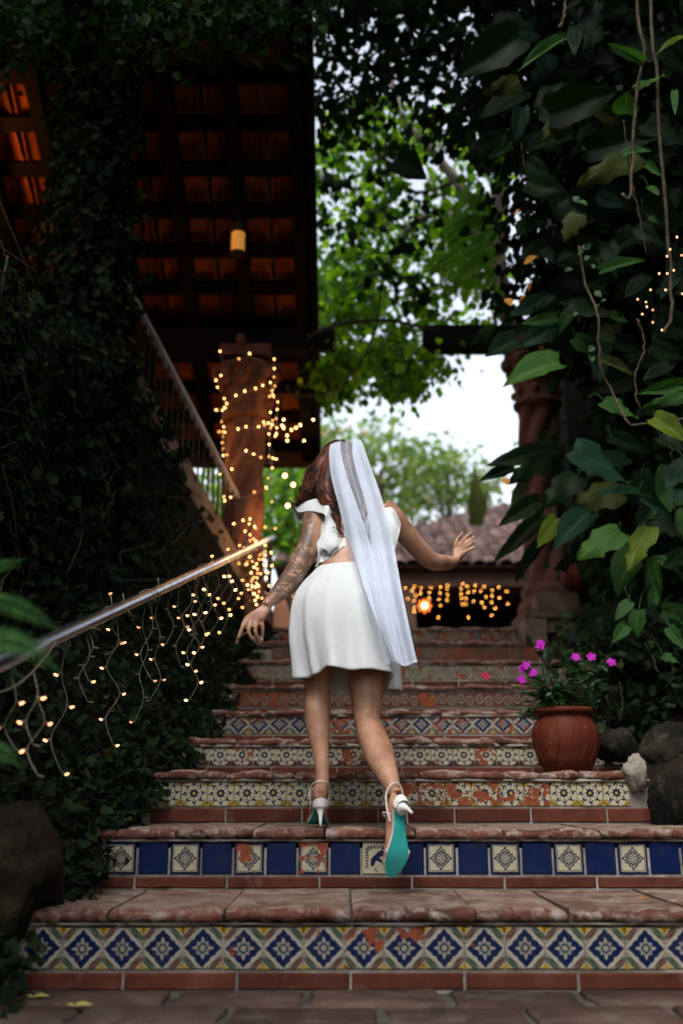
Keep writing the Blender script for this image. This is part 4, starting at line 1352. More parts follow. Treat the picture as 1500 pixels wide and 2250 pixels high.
LEAVES = [
    ((1140, 750), (1068, 772), 62, 'dark', 5.6), ((1228, 800), (1106, 828), 82, 'bright', 5.5), ((1262, 742), (1308, 778), 42, 'mid', 5.4), ((1318, 738), (1345, 752), 24, 'mid', 5.4),
    ((1222, 697), (1148, 709), 28, 'mid', 5.5), ((1340, 689), (1380, 708), 20, 'mid', 5.3), ((1320, 790), (1398, 816), 26, 'olive', 5.2), ((1326, 880), (1402, 915), 56, 'mid', 5.0),
    ((1495, 845), (1412, 863), 34, 'mid', 4.9), ((1505, 870), (1415, 890), 32, 'mid', 4.9), ((1436, 918), (1512, 958), 52, 'yellow', 4.8), ((1262, 985), (1385, 1058), 92, 'teal', 5.0),
    ((1402, 1088), (1310, 1072), 34, 'teal', 5.0), ((1403, 1092), (1484, 1132), 28, 'teal', 5.0), ((1505, 1015), (1462, 1066), 50, 'teal', 4.8), ((1505, 1068), (1474, 1098), 34, 'teal', 4.8),
    ((1220, 985), (1070, 1016), 50, 'dark', 5.7), ((1128, 1028), (1055, 1052), 30, 'dark', 5.8), ((1200, 1008), (1117, 1057), 54, 'dark', 5.7), ((1185, 1103), (1100, 1148), 46, 'dark', 5.6),
    ((1268, 1045), (1192, 1108), 70, 'dark', 5.3), ((1222, 1138), (1182, 1200), 42, 'yellow', 5.5), ((1295, 1128), (1218, 1192), 68, 'teal', 5.3), ((1360, 1165), (1266, 1222), 78, 'bright', 5.0),
    ((1424, 1158), (1376, 1246), 58, 'yellow', 4.9), ((1398, 1210), (1352, 1294), 72, 'mid', 5.05), ((1190, 1132), (1085, 1232), 40, 'dark', 6.2), ((1200, 1182), (1126, 1274), 34, 'dark', 6.2),
    ((1382, 1322), (1350, 1360), 30, 'mid', 4.9), ((1402, 1342), (1400, 1398), 40, 'mid', 4.9), ((1378, 1374), (1348, 1408), 32, 'mid', 4.9), ((1424, 1333), (1452, 1368), 30, 'dark', 4.9),
    ((1140, 85), (1010, 160), 92, 'dark', 5.2), ((1240, 86), (1138, 139), 32, 'mid', 5.0), ((1410, 137), (1345, 97), 26, 'mid', 4.8), ((1394, 193), (1458, 162), 22, 'bright', 4.8),
    ((1205, 250), (1360, 185), 84, 'dark', 5.2), ((1374, 250), (1374, 206), 60, 'mid', 4.8), ((1248, 248), (1188, 303), 52, 'olive', 5.2), ((1290, 332), (1432, 288), 72, 'dark', 5.2),
    ((1402, 343), (1272, 394), 66, 'olive', 5.1), ((1368, 340), (1429, 320), 30, 'mid', 4.9), ((1268, 470), (1238, 528), 50, 'olive', 5.2), ((1318, 596), (1416, 558), 32, 'mid', 5.1),
    ((1410, 445), (1508, 492), 66, 'dark', 5.1), ((1398, 498), (1446, 534), 40, 'dark', 5.1), ((1422, 362), (1446, 378), 20, 'mid', 4.9), ((1424, 410), (1446, 424), 18, 'mid', 4.9),
    ((1425, 476), (1446, 490), 18, 'mid', 4.9), ((1500, 84), (1440, 108), 18, 'yellow', 4.9), ((1480, 200), (1482, 246), 16, 'mid', 4.9), ((1300, 690), (1230, 660), 40, 'dark', 5.5),
    ((1350, 745), (1420, 770), 40, 'dark', 5.4), ((1430, 760), (1500, 790), 44, 'dark', 5.2), ((1470, 800), (1410, 830), 36, 'dark', 5.2), ((1150, 1060), (1120, 1130), 30, 'olive', 5.9),
    ((1340, 960), (1420, 985), 40, 'dark', 5.3), ((1450, 960), (1500, 985), 40, 'dark', 5.2), ((1290, 1190), (1240, 1240), 44, 'dark', 5.5), ((1150, 200), (1050, 250), 60, 'dark', 5.8), ((1120, 300), (1030, 320), 50, 'dark', 6.0),
    ((1440, 1140), (1500, 1180), 50, 'dark', 5.2), ((1470, 1380), (1500, 1420), 30, 'mid', 4.9), ((1455, 1440), (1490, 1455), 24, 'mid', 4.8), ((1500, 1210), (1460, 1240), 30, 'dark', 5.0), ((1330, 640), (1280, 620), 34, 'dark', 5.4),
    ((870, 350), (935, 380), 70, 'dark', 6.4), ((1040, 340), (1090, 380), 44, 'dark', 6.2),
    ((910, 540), (850, 555), 26, 'dark', 7.0),
]
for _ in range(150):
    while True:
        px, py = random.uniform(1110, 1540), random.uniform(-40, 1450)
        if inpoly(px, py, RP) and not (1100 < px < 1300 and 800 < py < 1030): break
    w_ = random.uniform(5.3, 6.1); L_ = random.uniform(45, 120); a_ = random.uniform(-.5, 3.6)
    LEAVES.append(((px, py), (px + L_ * math.cos(a_), py + abs(L_ * math.sin(a_)) * .8 + 8), L_ * random.uniform(.45, .7), random.choices(('dark', 'teal', 'mid', 'olive'), (6, 2, 2, 1) if py > 700 else (9, 1, .5, .3))[0], w_))  # dark leaves favoured higher up, standing in for the dimmer light there
pet = MB()
for ((bx, by), (tx, ty), wd, kind, w) in LEAVES:
    w = w + random.uniform(-.08, .08)
    b0 = P(bx, by, w); t0 = P(tx, ty, w - random.uniform(.02, .14))
    L_ = (t0 - b0).length
    W_ = wd / FPX * w
    yv = (t0 - b0).normalized()
    toward = (Vector((0, 0, CZ)) - b0).normalized()
    nv = toward + Vector((0, 0, random.uniform(.1, .9))) + Vector((random.uniform(-.3, .3), 0, 0))
    nv = (nv - yv * nv.dot(yv)).normalized()
    xv = yv.cross(nv)
    mtx = Matrix((xv, yv, nv)).transposed()
    o = inst('leaf', random.choice(BL[kind]), vine, b0, mtx.to_euler(), (W_, L_, (W_ + L_) / 2))
    back = b0 + Vector((random.uniform(-.02, .12), random.uniform(.1, .3), random.uniform(.02, .15)))
    pet.tube([tuple(x) for x in cr([tuple(b0), tuple(b0.lerp(back, .5) + Vector((0, 0, .03))), tuple(back)], 6)], .0035, 5)
pet.build('leaf_stalks', M['vinca'], vine)['kind'] = 'stuff'
for pts, r0 in (([(1395, -20, 4.8), (1402, 60, 4.8), (1412, 118, 4.8), (1398, 200, 4.8), (1390, 280, 4.8), (1390, 360, 4.8), (1383, 436, 4.8), (1366, 425, 4.8)], .008),
                ([(1425, -20, 4.85), (1432, 80, 4.85), (1440, 160, 4.85), (1445, 270, 4.85), (1458, 400, 4.85), (1466, 520, 4.85), (1473, 620, 4.85), (1474, 690, 4.85), (1458, 735, 4.85)], .0085),
                ([(1244, -10, 5), (1236, 40, 5), (1229, 62, 5)], .008), ([(1370, 265, 4.85), (1380, 360, 4.85), (1400, 460, 4.85), (1420, 560, 4.85)], .003),
                ([(1272, 540, 5.1), (1285, 620, 5.1), (1312, 690, 5.0), (1314, 760, 5.0), (1320, 820, 5), (1345, 860, 5), (1375, 925, 4.9), (1400, 933, 4.9), (1500, 920, 4.8)], .006),
                ([(1372, 1290, 4.9), (1390, 1350, 4.9), (1410, 1400, 4.9), (1450, 1480, 4.85)], .003), ([(1400, 700, 5.1), (1415, 760, 5.1), (1395, 830, 5.1), (1405, 900, 5.1)], .005),
                ([(1360, 1500, 4.9), (1366, 1540, 4.9), (1362, 1580, 4.9)], .0035), ([(1480, 1100, 4.9), (1490, 1180, 4.9)], .003), ([(1145, 315, 5.6), (1155, 370, 5.5), (1170, 425, 5.5)], .006), ([(1470, 980, 4.9), (1488, 1060, 4.9)], .003)):
    b = MB(); q = cr([tuple(P(*p)) for p in pts], 24)
    q = [x + np.array([random.gauss(0, .004), random.gauss(0, .004), 0]) for x in q]
    b.tube([tuple(x) for x in q], r0, 6); b.build('aerial_root', M['root'], vine)
# small grey leaves along the hanging stem
sp_, st_, sn_, sz_ = [], [], [], []
for (px, py) in ((1258, 432), (1270, 440), (1275, 545), (1282, 552), (1268, 560), (1292, 560), (1256, 590), (1300, 580), (1310, 668), (1318, 662), (1305, 640), (1303, 760), (1300, 780), (1318, 790), (1240, 595), (1265, 685), (1285, 530)):
    p = P(px, py, 5.05); sp_.append(tuple(p)); st_.append((random.uniform(-1, 1), -.3, random.uniform(-1, .2))); sn_.append((random.uniform(-.4, .4), -1, .3)); sz_.append(random.uniform(.035, .06))
for i in range(16):
    o = link_mesh('small_leaf', leaves(sp_[i:i + 1], st_[i:i + 1], sn_[i:i + 1], sz_[i:i + 1], OVATE), M['vinca'], vine, smooth=False)
for (px, py, dx, dy) in ((1125, 472, 16, -12), (1150, 580, 26, -18), (1140, 665, 12, -16), (1113, 655, 8, 14), (1160, 640, 6, -20), (1105, 1050, 10, 14)):
    p = P(px, py, 5.6); t = P(px + dx, py + dy, 5.55)
    link_mesh('withered_leaf', leaves([tuple(p)], [tuple(t - p)], [(0, -1, .4)], [(t - p).length * 1.1], OVATE), M['dead'], vine, smooth=False)
# broad plant standing on the far roof
rp_ = empty('roof_plant', PY(1045, 1150, 15.6), 'blurred upright broad-leaved plant growing on the pavilion roof', 'plant')
for (bx, by, tx, ty, wd) in ((1043, 1150, 1046, 1028, 34), (1050, 1150, 1070, 1075, 24), (1050, 1150, 1038, 1070, 22)):
    b0, t0 = P(bx, by, 15.8), P(tx, ty, 15.8)
    yv = (t0 - b0).normalized(); nv = Vector((0, -1, .1)); nv = (nv - yv * nv.dot(yv)).normalized(); xv = yv.cross(nv)
    inst('leaf', BL['olive'][0], rp_, b0, Matrix((xv, yv, nv)).transposed().to_euler(), (wd / FPX * 15.8, (t0 - b0).length, 1.0))

# ------------------------------------------------------------------ flower pot
pc = Vector((PY(1242, 1620, 4.52).x, 4.52, ZT[2]))
pot = empty('flower_pot', pc, 'round terracotta flower pot with carved leaf lines on the third step', 'pot')
prof = [(.085, 0), (.1, .004), (.125, .06), (.142, .12), (.146, .16), (.138, .2), (.122, .232), (.112, .245), (.118, .25), (.136, .256), (.14, .266), (.136, .276), (.12, .28), (.112, .274), (.105, .24)]
mb = MB(); mb.lathe(pc, prof, 40); mb.build('body', M['terracotta'], pot)
mb = MB(); mb.lathe(pc + Vector((0, 0, .2)), [(.10, 0), (.108, .04), (.02, .05)], 20); mb.build('soil', M['earth'], pot)
def pot_r(z): return float(np.interp(z, [p[1] for p in prof[:8]], [p[0] for p in prof[:8]]))
for k in range(14):
    for s_ in (-1, 1):
        a0 = 2 * math.pi * k / 14
        pts = []
        for i in range(7):
            t = i / 6; z = .03 + .17 * t; a = a0 + s_ * (.03 + .22 * math.sin(t * 2.2)) * .9
            r = pot_r(z) + .0005
            pts.append(pc + Vector((r * math.cos(a), r * math.sin(a), z)))
        mb = MB(); mb.tube(pts, .0034, 5); mb.build('carved_line', M['terracotta'], pot)
vp = empty('periwinkle', pc + Vector((0, 0, .25)), 'periwinkle plant with magenta flowers growing in the terracotta pot', 'plant')
top = pc + Vector((0, 0, .245))
FL = [((1187, 1412), 'm'), ((1185, 1422), 'm'), ((1155, 1462), 'm'), ((1147, 1470), 'm'), ((1170, 1478), 'm'), ((1145, 1493), 'm'), ((1264, 1444), 'm'), ((1298, 1443), 'm'), ((1342, 1455), 'm'), ((1066, 1485), 'r')]
po, ti, nn, sz = [], [], [], []
def stem(a, b_, r=.0022):
    mid = a.lerp(b_, .5) + Vector((random.uniform(-.02, .02), random.uniform(-.02, .02), random.uniform(0, .03)))
    pts = [Vector(x) for x in cr([tuple(a), tuple(mid), tuple(b_)], 8)]
    b = MB(); b.tube(pts, r, 5); b.build('stem', M['vinca'], vp)
    for q in range(14):
        t = random.uniform(.1, 1); i = min(7, int(t * 7))
        p = pts[i]; d = Vector((random.gauss(0, 1), random.gauss(0, 1), random.uniform(-.2, .8)))
        po.append(tuple(p)); ti.append(tuple(d)); nn.append((random.gauss(0, .3), random.gauss(0, .3) - .3, 1)); sz.append(random.uniform(.022, .045))
for (px, py), kd in FL:
    Yf = 4.45 + random.uniform(-.06, .06)
    f = PY(px, py, Yf)
    s0 = top + Vector((random.uniform(-.06, .06), random.uniform(-.05, .05), 0))
    stem(s0, f + Vector((0, .006, -.006)))
    fl_ = empty('flower', f); fl_.parent = vp; fl_.location = f - WL[vp.name]; WL[fl_.name] = f.copy()
    a0 = random.uniform(0, 1)
    tilt = Matrix.Rotation(random.uniform(-.5, .5), 3, 'Z') @ Matrix.Rotation(random.uniform(.7, 1.4), 3, 'X')
    for k in range(5):
        a = a0 + k * 2 * math.pi / 5
        d = tilt @ Vector((math.cos(a), math.sin(a), .05)); n_ = tilt @ Vector((0, 0, 1))
        T5 = (np.array([(0, 0, 0), (-.42, .55, .05), (-.35, .95, 0), (0, 1.05, -.03), (.35, .95, 0), (.42, .55, .05)]), [(0, 5, 4, 3), (0, 3, 2, 1)])
        link_mesh('petal', leaves([tuple(f)], [tuple(d)], [tuple(n_)], [.021], T5), M['petal' if kd == 'm' else 'petalred'], fl_, smooth=False)
for _ in range(80):
    a = random.uniform(0, 6.28); rr_ = random.uniform(.02, .26)
    e = top + Vector((math.cos(a) * rr_ - .04, math.sin(a) * rr_ * .6, random.uniform(-.02, .2)))
    stem(top + Vector((random.uniform(-.06, .06), random.uniform(-.05, .05), 0)), e, .0018)
o = link_mesh('foliage', leaves(po, ti, nn, sz, OVATE), M['vinca'], vp, smooth=False); o['kind'] = 'stuff'

# fallen leaves
for (px, py, z, s_, mt_, lb) in ((160, 2215, .012, .05, 'yellowleaf', 'yellow fallen leaf on the paving, lower left'), (70, 2195, .012, .045, 'yellowleaf', 'yellow-green fallen leaf on the paving near the left corner'),
                            (330, 1952, ZT[0] + .004, .09, 'dead', 'brown curled dead leaf lying on the lowest tread, left'), (1410, 1978, ZT[0] + .004, .035, 'dead', 'dark dry leaf on the lowest tread, right')):
    t_ = (1125 - py) / FPX
    w = (z - CZ) / (t_ * CS + SN)
    p = P(px, py, w) + Vector((0, 0, .004))
    q = leaves([tuple(p), tuple(p)], [(1, .2, .12), (-.6, .5, .2)], [(0, -.1, 1)] * 2, [s_, s_ * .5], OVATE)
    o = link_mesh('fallen_leaf', q, M[mt_], origin=p, smooth=False); tag(o, lb, 'leaf')
# ------------------------------------------------------------------ pipe railing and its lights
ra = PX(600, 1182, -.565); rb = PX(100, 1412, -.84)
rail = empty('pipe_railing', (ra.x, ra.y, stair_z(ra.y)), 'galvanised pipe handrail rising along the left side of the stairs', 'railing')
rb2 = rb
mb = MB(); mb.tube([ra, ra.lerp(rb2, .5), rb2, ra.lerp(rb2, 1.15)], .0225, 16); mb.build('pipe', M['steel'], rail)
for t in (.03, .5, 1.14):
    p = ra.lerp(rb2, t)
    mb = MB()
    if t < .1 or t > 1:
        mb.tube([p, Vector((p.x - .02, p.y, p.z - .9))], .022, 10)
    else:
        mb.tube([p, p + Vector((-.05, 0, -.08)), p + Vector((-.6, 0, -.1))], .012, 8)
    mb.build('support', M['iron'], rail)
def rail_at(px):
    lo, hi = 0.0, 1.35
    for _ in range(40):
        m_ = (lo + hi) / 2
        if proj(ra.lerp(rb2, m_))[0] > px: lo = m_
        else: hi = m_
    return ra.lerp(rb2, lo), lo

bulb_me = {}
def bulb_mesh(mat, r, L):
    key = (mat, r, L)
    if key not in bulb_me:
        b = MB(); b.lathe((0, 0, 0), [(r * .5, -L / 2), (r * .95, -L * .3), (r, 0), (r * .8, L * .35), (r * .3, L / 2)], 8)
        me = b.mesh('bulb'); me.materials.append(M[mat]); me.polygons.foreach_set('use_smooth', [True] * len(me.polygons))
        bulb_me[key] = me
    return bulb_me[key]

il = empty('icicle_lights', rail_at(300)[0], 'string of lit icicle fairy lights dangling from the pipe railing', 'fairy lights', 'strings of lit fairy lights')
STR = [(28, 1650, 1490), (75, 1640, 1480), (80, 1705, 1530), (150, 1700, None), (196, 1500, None), (190, 1545, None), (258, 1640, None), (262, 1440, None), (322, 1590, None), (352, 1545, None), (330, 1500, None), (380, 1420, None), (398, 1470, None), (412, 1400, None), (438, 1545, None), (446, 1440, None), (428, 1480, None),
       (462, 1370, None), (475, 1400, None), (497, 1395, None), (508, 1330, None), (520, 1345, None), (536, 1320, None), (548, 1340, None), (556, 1300, None), (566, 1320, None), (578, 1290, None), (590, 1270, None)]
rs = random.Random(21)
allw = MB()
# main wire wound round the pipe
wp = []
for i in range(160):
    t = -.0 + 1.0 * i / 159
    p = ra.lerp(rb2, t); a = t * 2 * math.pi * 13
    sag = -.035 * (1 - math.cos(t * 2 * math.pi * 9)) * .5
    u1 = Vector((1, 0, 0)); u2 = (rb2 - ra).normalized().cross(u1)
    wp.append(p + u1 * .03 * math.cos(a) + u2 * .03 * math.sin(a) + Vector((0, 0, sag)))
end = wp[-1]
for k in range(1, 14):
    wp.append(end.lerp(P(-60, 1520, 2.1), k / 13) + Vector((0, 0, -.05 * math.sin(k / 13 * 3.1))))
allw.tube(wp, .0017, 5)
bulbs = []
for (px, pyb, pyt) in STR:
    if px < 100:
        t0 = P(px, pyt, 2.55)
    else:
        t0, tt = rail_at(px); t0 = t0 + Vector((0, 0, -.03))
    _, y0, w0 = proj(t0)
    b0 = P(px, pyb, w0); L_ = t0.z - b0.z
    n = max(3, int(L_ / .085))
    pts = [t0]; s_ = rs.choice((-1, 1))
    for i in range(1, n + 1):
        s_ = -s_
        pts.append(Vector((t0.x + s_ * rs.uniform(.008, .026), t0.y + rs.uniform(-.015, .015), t0.z - L_ * i / n)))
        bulbs.append((pts[-1] + Vector((s_ * .016, -.002, -.004)), s_))
        allw.tube([pts[-1], pts[-1] + Vector((s_ * .016, -.002, -.003))], .0022, 5)
    q = cr([tuple(x) for x in pts], n * 5)
    allw.tube([tuple(x) for x in q], .0014, 5)
for px in (248, 276, 352, 470, 505, 530, 560):        # bulbs sticking up above the pipe
    p, _ = rail_at(px); p = p + Vector((-.012, 0, .045 + rs.uniform(0, .02)))
    bulbs.append((p, 1)); allw.tube([p, p - Vector((-.01, 0, .05))], .0019, 5)
allw.build('wire', M['wire'], il)
for (p, s_) in bulbs:
    w_ = proj(p)[2]
    near = w_ < 4.8
    if rs.random() < (.62 if near else .9):
        inst('bulb', bulb_mesh(rs.choice(('bulbpink', 'bulbpink', 'bulbpinkdim')) if near else rs.choice(('bulb', 'bulbdim')), .0038, .014), il, p, (rs.uniform(-.6, .6), s_ * 1.2, 0))
for t in (.12, .3):
    pl = bpy.data.lights.new('string_glow', 'POINT'); pl.energy = .28; pl.color = (1, .55, .2); pl.shadow_soft_size = .15
    lo = bpy.data.objects.new('string_glow', pl); COL.objects.link(lo); lo.parent = il
    lo.location = ra.lerp(rb2, t) + Vector((.06, -.05, -.25)) - WL[il.name]

# lights round the left column
cl = empty('column_lights', (colL.location.x, colL.location.y, ZL), 'fairy lights wound round the left twisted column', 'fairy lights', 'strings of lit fairy lights')
wm = MB()
X, Y = colL.location.x, colL.location.y
pts = []
for i in range(120):
    t = i / 119; a = t * 2 * math.pi * 7; z = ZL + .25 + (cL_top - ZL - .35) * t
    r = .21 + .04 * math.sin(i * 1.7) + (.06 if z > cL_top - .3 else 0)
    pts.append(Vector((X + r * math.cos(a), Y + r * math.sin(a), z + .04 * math.sin(i * .9))))
wm.tube(pts, .003, 4)
for i in range(0, 120, 1):
    if math.sin(i / 119 * 2 * math.pi * 7) < .35 and rs.random() < .8:
        inst('bulb', bulb_mesh(rs.choice(('bulb', 'bulb', 'bulbdim')), .0044, .011), cl, pts[i] + Vector((rs.uniform(-.02, .02), -.02, rs.uniform(-.02, .02))))
for (px0, y0, y1, n) in ((483, 775, 1000, 9), (490, 900, 1100, 4), (600, 790, 960, 9), (585, 930, 1100, 7), (594, 840, 1010, 5), (555, 1140, 1290, 9), (575, 1200, 1320, 12), (540, 1150, 1260, 6), (560, 1260, 1330, 8), (588, 1230, 1300, 5)):
    p0, p1 = PY(px0, y0, 7.55), PY(px0 + rs.uniform(-8, 8), y1, 7.5)
    q = [p0.lerp(p1, i / n) + Vector((rs.uniform(-.03, .03), rs.uniform(-.03, .03), 0)) for i in range(n + 1)]
    wm.tube(q, .0028, 4)
    for p in q:
        inst('bulb', bulb_mesh(rs.choice(('bulb', 'bulb', 'bulbdim')), .0042, .01), cl, p)
wm.build('wire', M['wire'], cl)
for (z, e) in ((3.55, .9), (3.25, 1.5), (2.6, 2.4), (2.1, 1.8)):
    pl = bpy.data.lights.new('column_glow', 'POINT'); pl.energy = e; pl.color = (1, .4, .1); pl.shadow_soft_size = .12
    lo = bpy.data.objects.new('column_glow', pl); COL.objects.link(lo); lo.parent = cl
    lo.location = Vector((X + (.34 if z in (3.55, 2.6) else -.34), Y - .2, z)) - WL[cl.name]

def string(name, label, pts, mat, r, wire_pts=None, w=8.5, glow=None):
    e = empty(name, P(pts[0][0], pts[0][1], w), label, 'fairy lights', 'strings of lit fairy lights')
    b = MB(); q = wire_pts or sorted(pts)
    b.tube([P(p[0], p[1], w) for p in q], .0016, 4); b.build('wire', M['wood'], e)
    for (px, py) in pts:
        inst('bulb', bulb_mesh(mat, r, r * 2.2), e, P(px, py, w + rs.uniform(-.1, .1)))
    if glow:
        for (px, py, en, colr) in glow:
            pl = bpy.data.lights.new('string_glow', 'POINT'); pl.energy = en; pl.color = colr; pl.shadow_soft_size = .1
            lo = bpy.data.objects.new('string_glow', pl); COL.objects.link(lo); lo.parent = e
            lo.location = P(px, py, w - .15) - WL[e.name]
    return e
string('eave_lights', 'short string of fairy lights along the veranda eave beside the lit column', [(623, 922), (620, 935), (623, 940), (607, 953), (631, 957), (631, 968), (660, 934), (666, 938), (672, 930), (668, 968), (688, 922), (697, 920), (590, 930), (598, 933), (640, 945), (650, 940)], 'bulb', .007, w=9.15, glow=((650, 975, .2, (1, .35, .08)), (690, 965, .2, (1, .45, .1))))
string('distant_lights', 'three large blurred warm bulbs glowing just left of the bride\'s hair', [(626, 1045), (644, 1065), (632, 1111)], 'bulb', .016, w=10.5)
string('garden_lights', 'scatter of tiny fairy lights deep in the dark foliage at right edge', [(1486, 521), (1471, 548), (1464, 563), (1496, 561), (1447, 601), (1465, 601), (1479, 594), (1428, 637), (1461, 637), (1498, 645), (1400, 658), (1418, 664), (1420, 674), (1433, 681), (1410, 690), (1433, 708), (1453, 725)], 'bulbpink', .0045, w=4.72)
CB = [(148, 795), (172, 885), (222, 780), (207, 815), (238, 857), (222, 903), (222, 958), (222, 990), (278, 795), (275, 840), (362, 792), (348, 833), (345, 878), (440, 790), (436, 838), (426, 888), (440, 940), (422, 1036), (497, 772), (495, 800), (497, 850), (494, 895), (622, 762), (608, 802), (608, 845), (614, 881), (650, 881), (648, 928), (620, 928), (658, 780), (668, 831), (716, 823), (725, 775), (772, 820), (710, 905), (778, 915), (670, 1038), (800, 780), (865, 815), (862, 860), (860, 913), (860, 1020), (920, 788), (925, 878), (985, 822), (998, 925), (890, 960), (800, 955), (812, 868)]
cbp = [(850 + x / 3.75, 1080 + y / 3.75) for x, y in CB] + [(645, 1310), (632, 1306), (600, 1393), (655, 1330)]
cu_ = empty('light_curtain', P(1000, 1290, 15.3), 'curtain of amber fairy lights hanging across the dark pavilion front', 'fairy lights', 'strings of lit fairy lights')
b = MB()
b.tube([P(600, 1284, 15.3), P(800, 1286, 15.3), P(1130, 1284, 15.3)], .004, 4)
cols = {}
for (px, py) in cbp: cols.setdefault(round(px / 9), []).append((px, py))
for k_, ps in cols.items():
    ps = sorted(ps, key=lambda q: q[1]); b.tube([P(ps[0][0], 1284, 15.3)] + [P(q[0], q[1], 15.3) for q in ps], .003, 4)
b.build('wire', M['wood'], cu_)
for (px, py) in cbp:
    inst('bulb', bulb_mesh('bulbfar', .0055, .012), cu_, P(px, py, 15.3))
# star lantern
sc_ = P(932, 1331, 15.6)
st = empty('star_lantern', sc_, 'glowing orange star-shaped lantern among the pavilion lights', 'lantern')
b = MB(); b.ball(sc_, .035, 10, 6); b.build('bulb', M['starcore'], st)
for k in range(8):
    a = k * math.pi / 4
    d = Vector((math.cos(a), 0, math.sin(a))); sx = Vector((-d.z, 0, d.x))
    c0 = sc_ + d * .04
    b = MB(); b.add([c0 - sx * .04, c0 + sx * .04, c0 + d * .085, c0 + Vector((0, -.04, 0)), c0 + Vector((0, .04, 0))], [(0, 3, 2), (3, 1, 2), (1, 4, 2), (4, 0, 2), (0, 4, 3), (3, 4, 1)])
    b.build('ray', M['starpetal'], st, smooth=False)
b = MB(); b.tube([sc_ + Vector((0, 0, .05)), sc_ + Vector((0, 0, .5))], .006, 5); b.build('cord', M['wood'], st)
pl = bpy.data.lights.new('star_light', 'POINT'); pl.energy = 2.2; pl.color = (1, .25, .06); pl.shadow_soft_size = .1
lo = bpy.data.objects.new('star_light', pl); COL.objects.link(lo); lo.parent = st; lo.location = Vector((0, .25, 0))

# lamp hung on the roof beams, clay ball on the capital, red lantern at right
lp = P(523, 530, 7.55)
la = empty('hanging_lamp', lp, 'small lit amber cylinder lamp hanging under the dark roof', 'lamp')
b = MB(); b.lathe(lp, [(.05, -.1), (.052, -.09), (.052, .06), (.05, .065)], 18); b.build('glass', M['lampglow'], la)
b = MB(); b.lathe(lp, [(.056, .065), (.058, .1), (.045, .14), (.01, .15)], 18); b.build('cap', M['brownwood'], la)
b = MB(); b.lathe(lp, [(.03, -.13), (.06, -.115), (.06, -.1)], 18); b.build('base', M['brownwood'], la)
b = MB(); b.tube([lp + Vector((0, 0, .15)), lp + Vector((0, 0, .4))], .006, 6); b.build('rod', M['iron'], la)
cb = PY(530, 745, 7.55)
b = MB()
b.lathe(cb, [(.012, -.045), (.035, -.034), (.045, -.005), (.04, .025), (.022, .04), (.018, .046), (.008, .03)], 18)
o = b.build('clay_ball', M['cantera'], origin=cb); tag(o, 'small round clay ornament on top of the lit column capital', 'ornament')
rl = PY(1268, 1265, 7.2)
e = empty('clay_lantern', rl, 'dim red-brown round lantern hanging below the big leaves', 'lantern')
b = MB(); b.lathe(rl, [(.03, -.12), (.1, -.08), (.13, 0), (.1, .09), (.05, .12), (.05, .14), (.02, .15)], 20); b.build('body', M['terracotta'], e)
for k in range(8):
    a = k * math.pi / 4
    b = MB(); b.tube([rl + Vector((r_ * math.cos(a), r_ * math.sin(a), z)) for r_, z in ((.05, -.12), (.112, -.08), (.137, 0), (.107, .09), (.055, .13))], .005, 5); b.build('rib', M['iron'], e)
b = MB(); b.tube([rl + Vector((0, 0, .14)), rl + Vector((0, 0, .7))], .005, 5); b.build('chain', M['iron'], e)

# lamps that light the clay tiles from inside the veranda (behind the ivy)
for (X, Y, z, en, lb) in ((-2.8, 6.1, 4.55, 10, 'lit wall lamp inside the veranda, hidden behind ivy'), (-2.2, 7.4, 3.3, .2, 'lit lamp on the veranda floor behind the upper staircase')):
    e = empty('veranda_lamp', (X, Y, z), lb, 'lamp', 'lamps inside the veranda')
    b = MB(); b.lathe((X, Y, z), [(.05, -.1), (.06, -.09), (.06, .08), (.05, .09)], 14); b.build('glass', M['lampglow'], e)
    b = MB(); b.lathe((X, Y, z - .14), [(.03, -.02), (.07, 0), (.07, .03)], 14); b.build('base', M['iron'], e)
    pl = bpy.data.lights.new('veranda_light', 'POINT'); pl.energy = en; pl.color = (1, .33, .07); pl.shadow_soft_size = .1
    lo = bpy.data.objects.new('veranda_light', pl); COL.objects.link(lo); lo.parent = e; lo.location = (0, 0, .22)
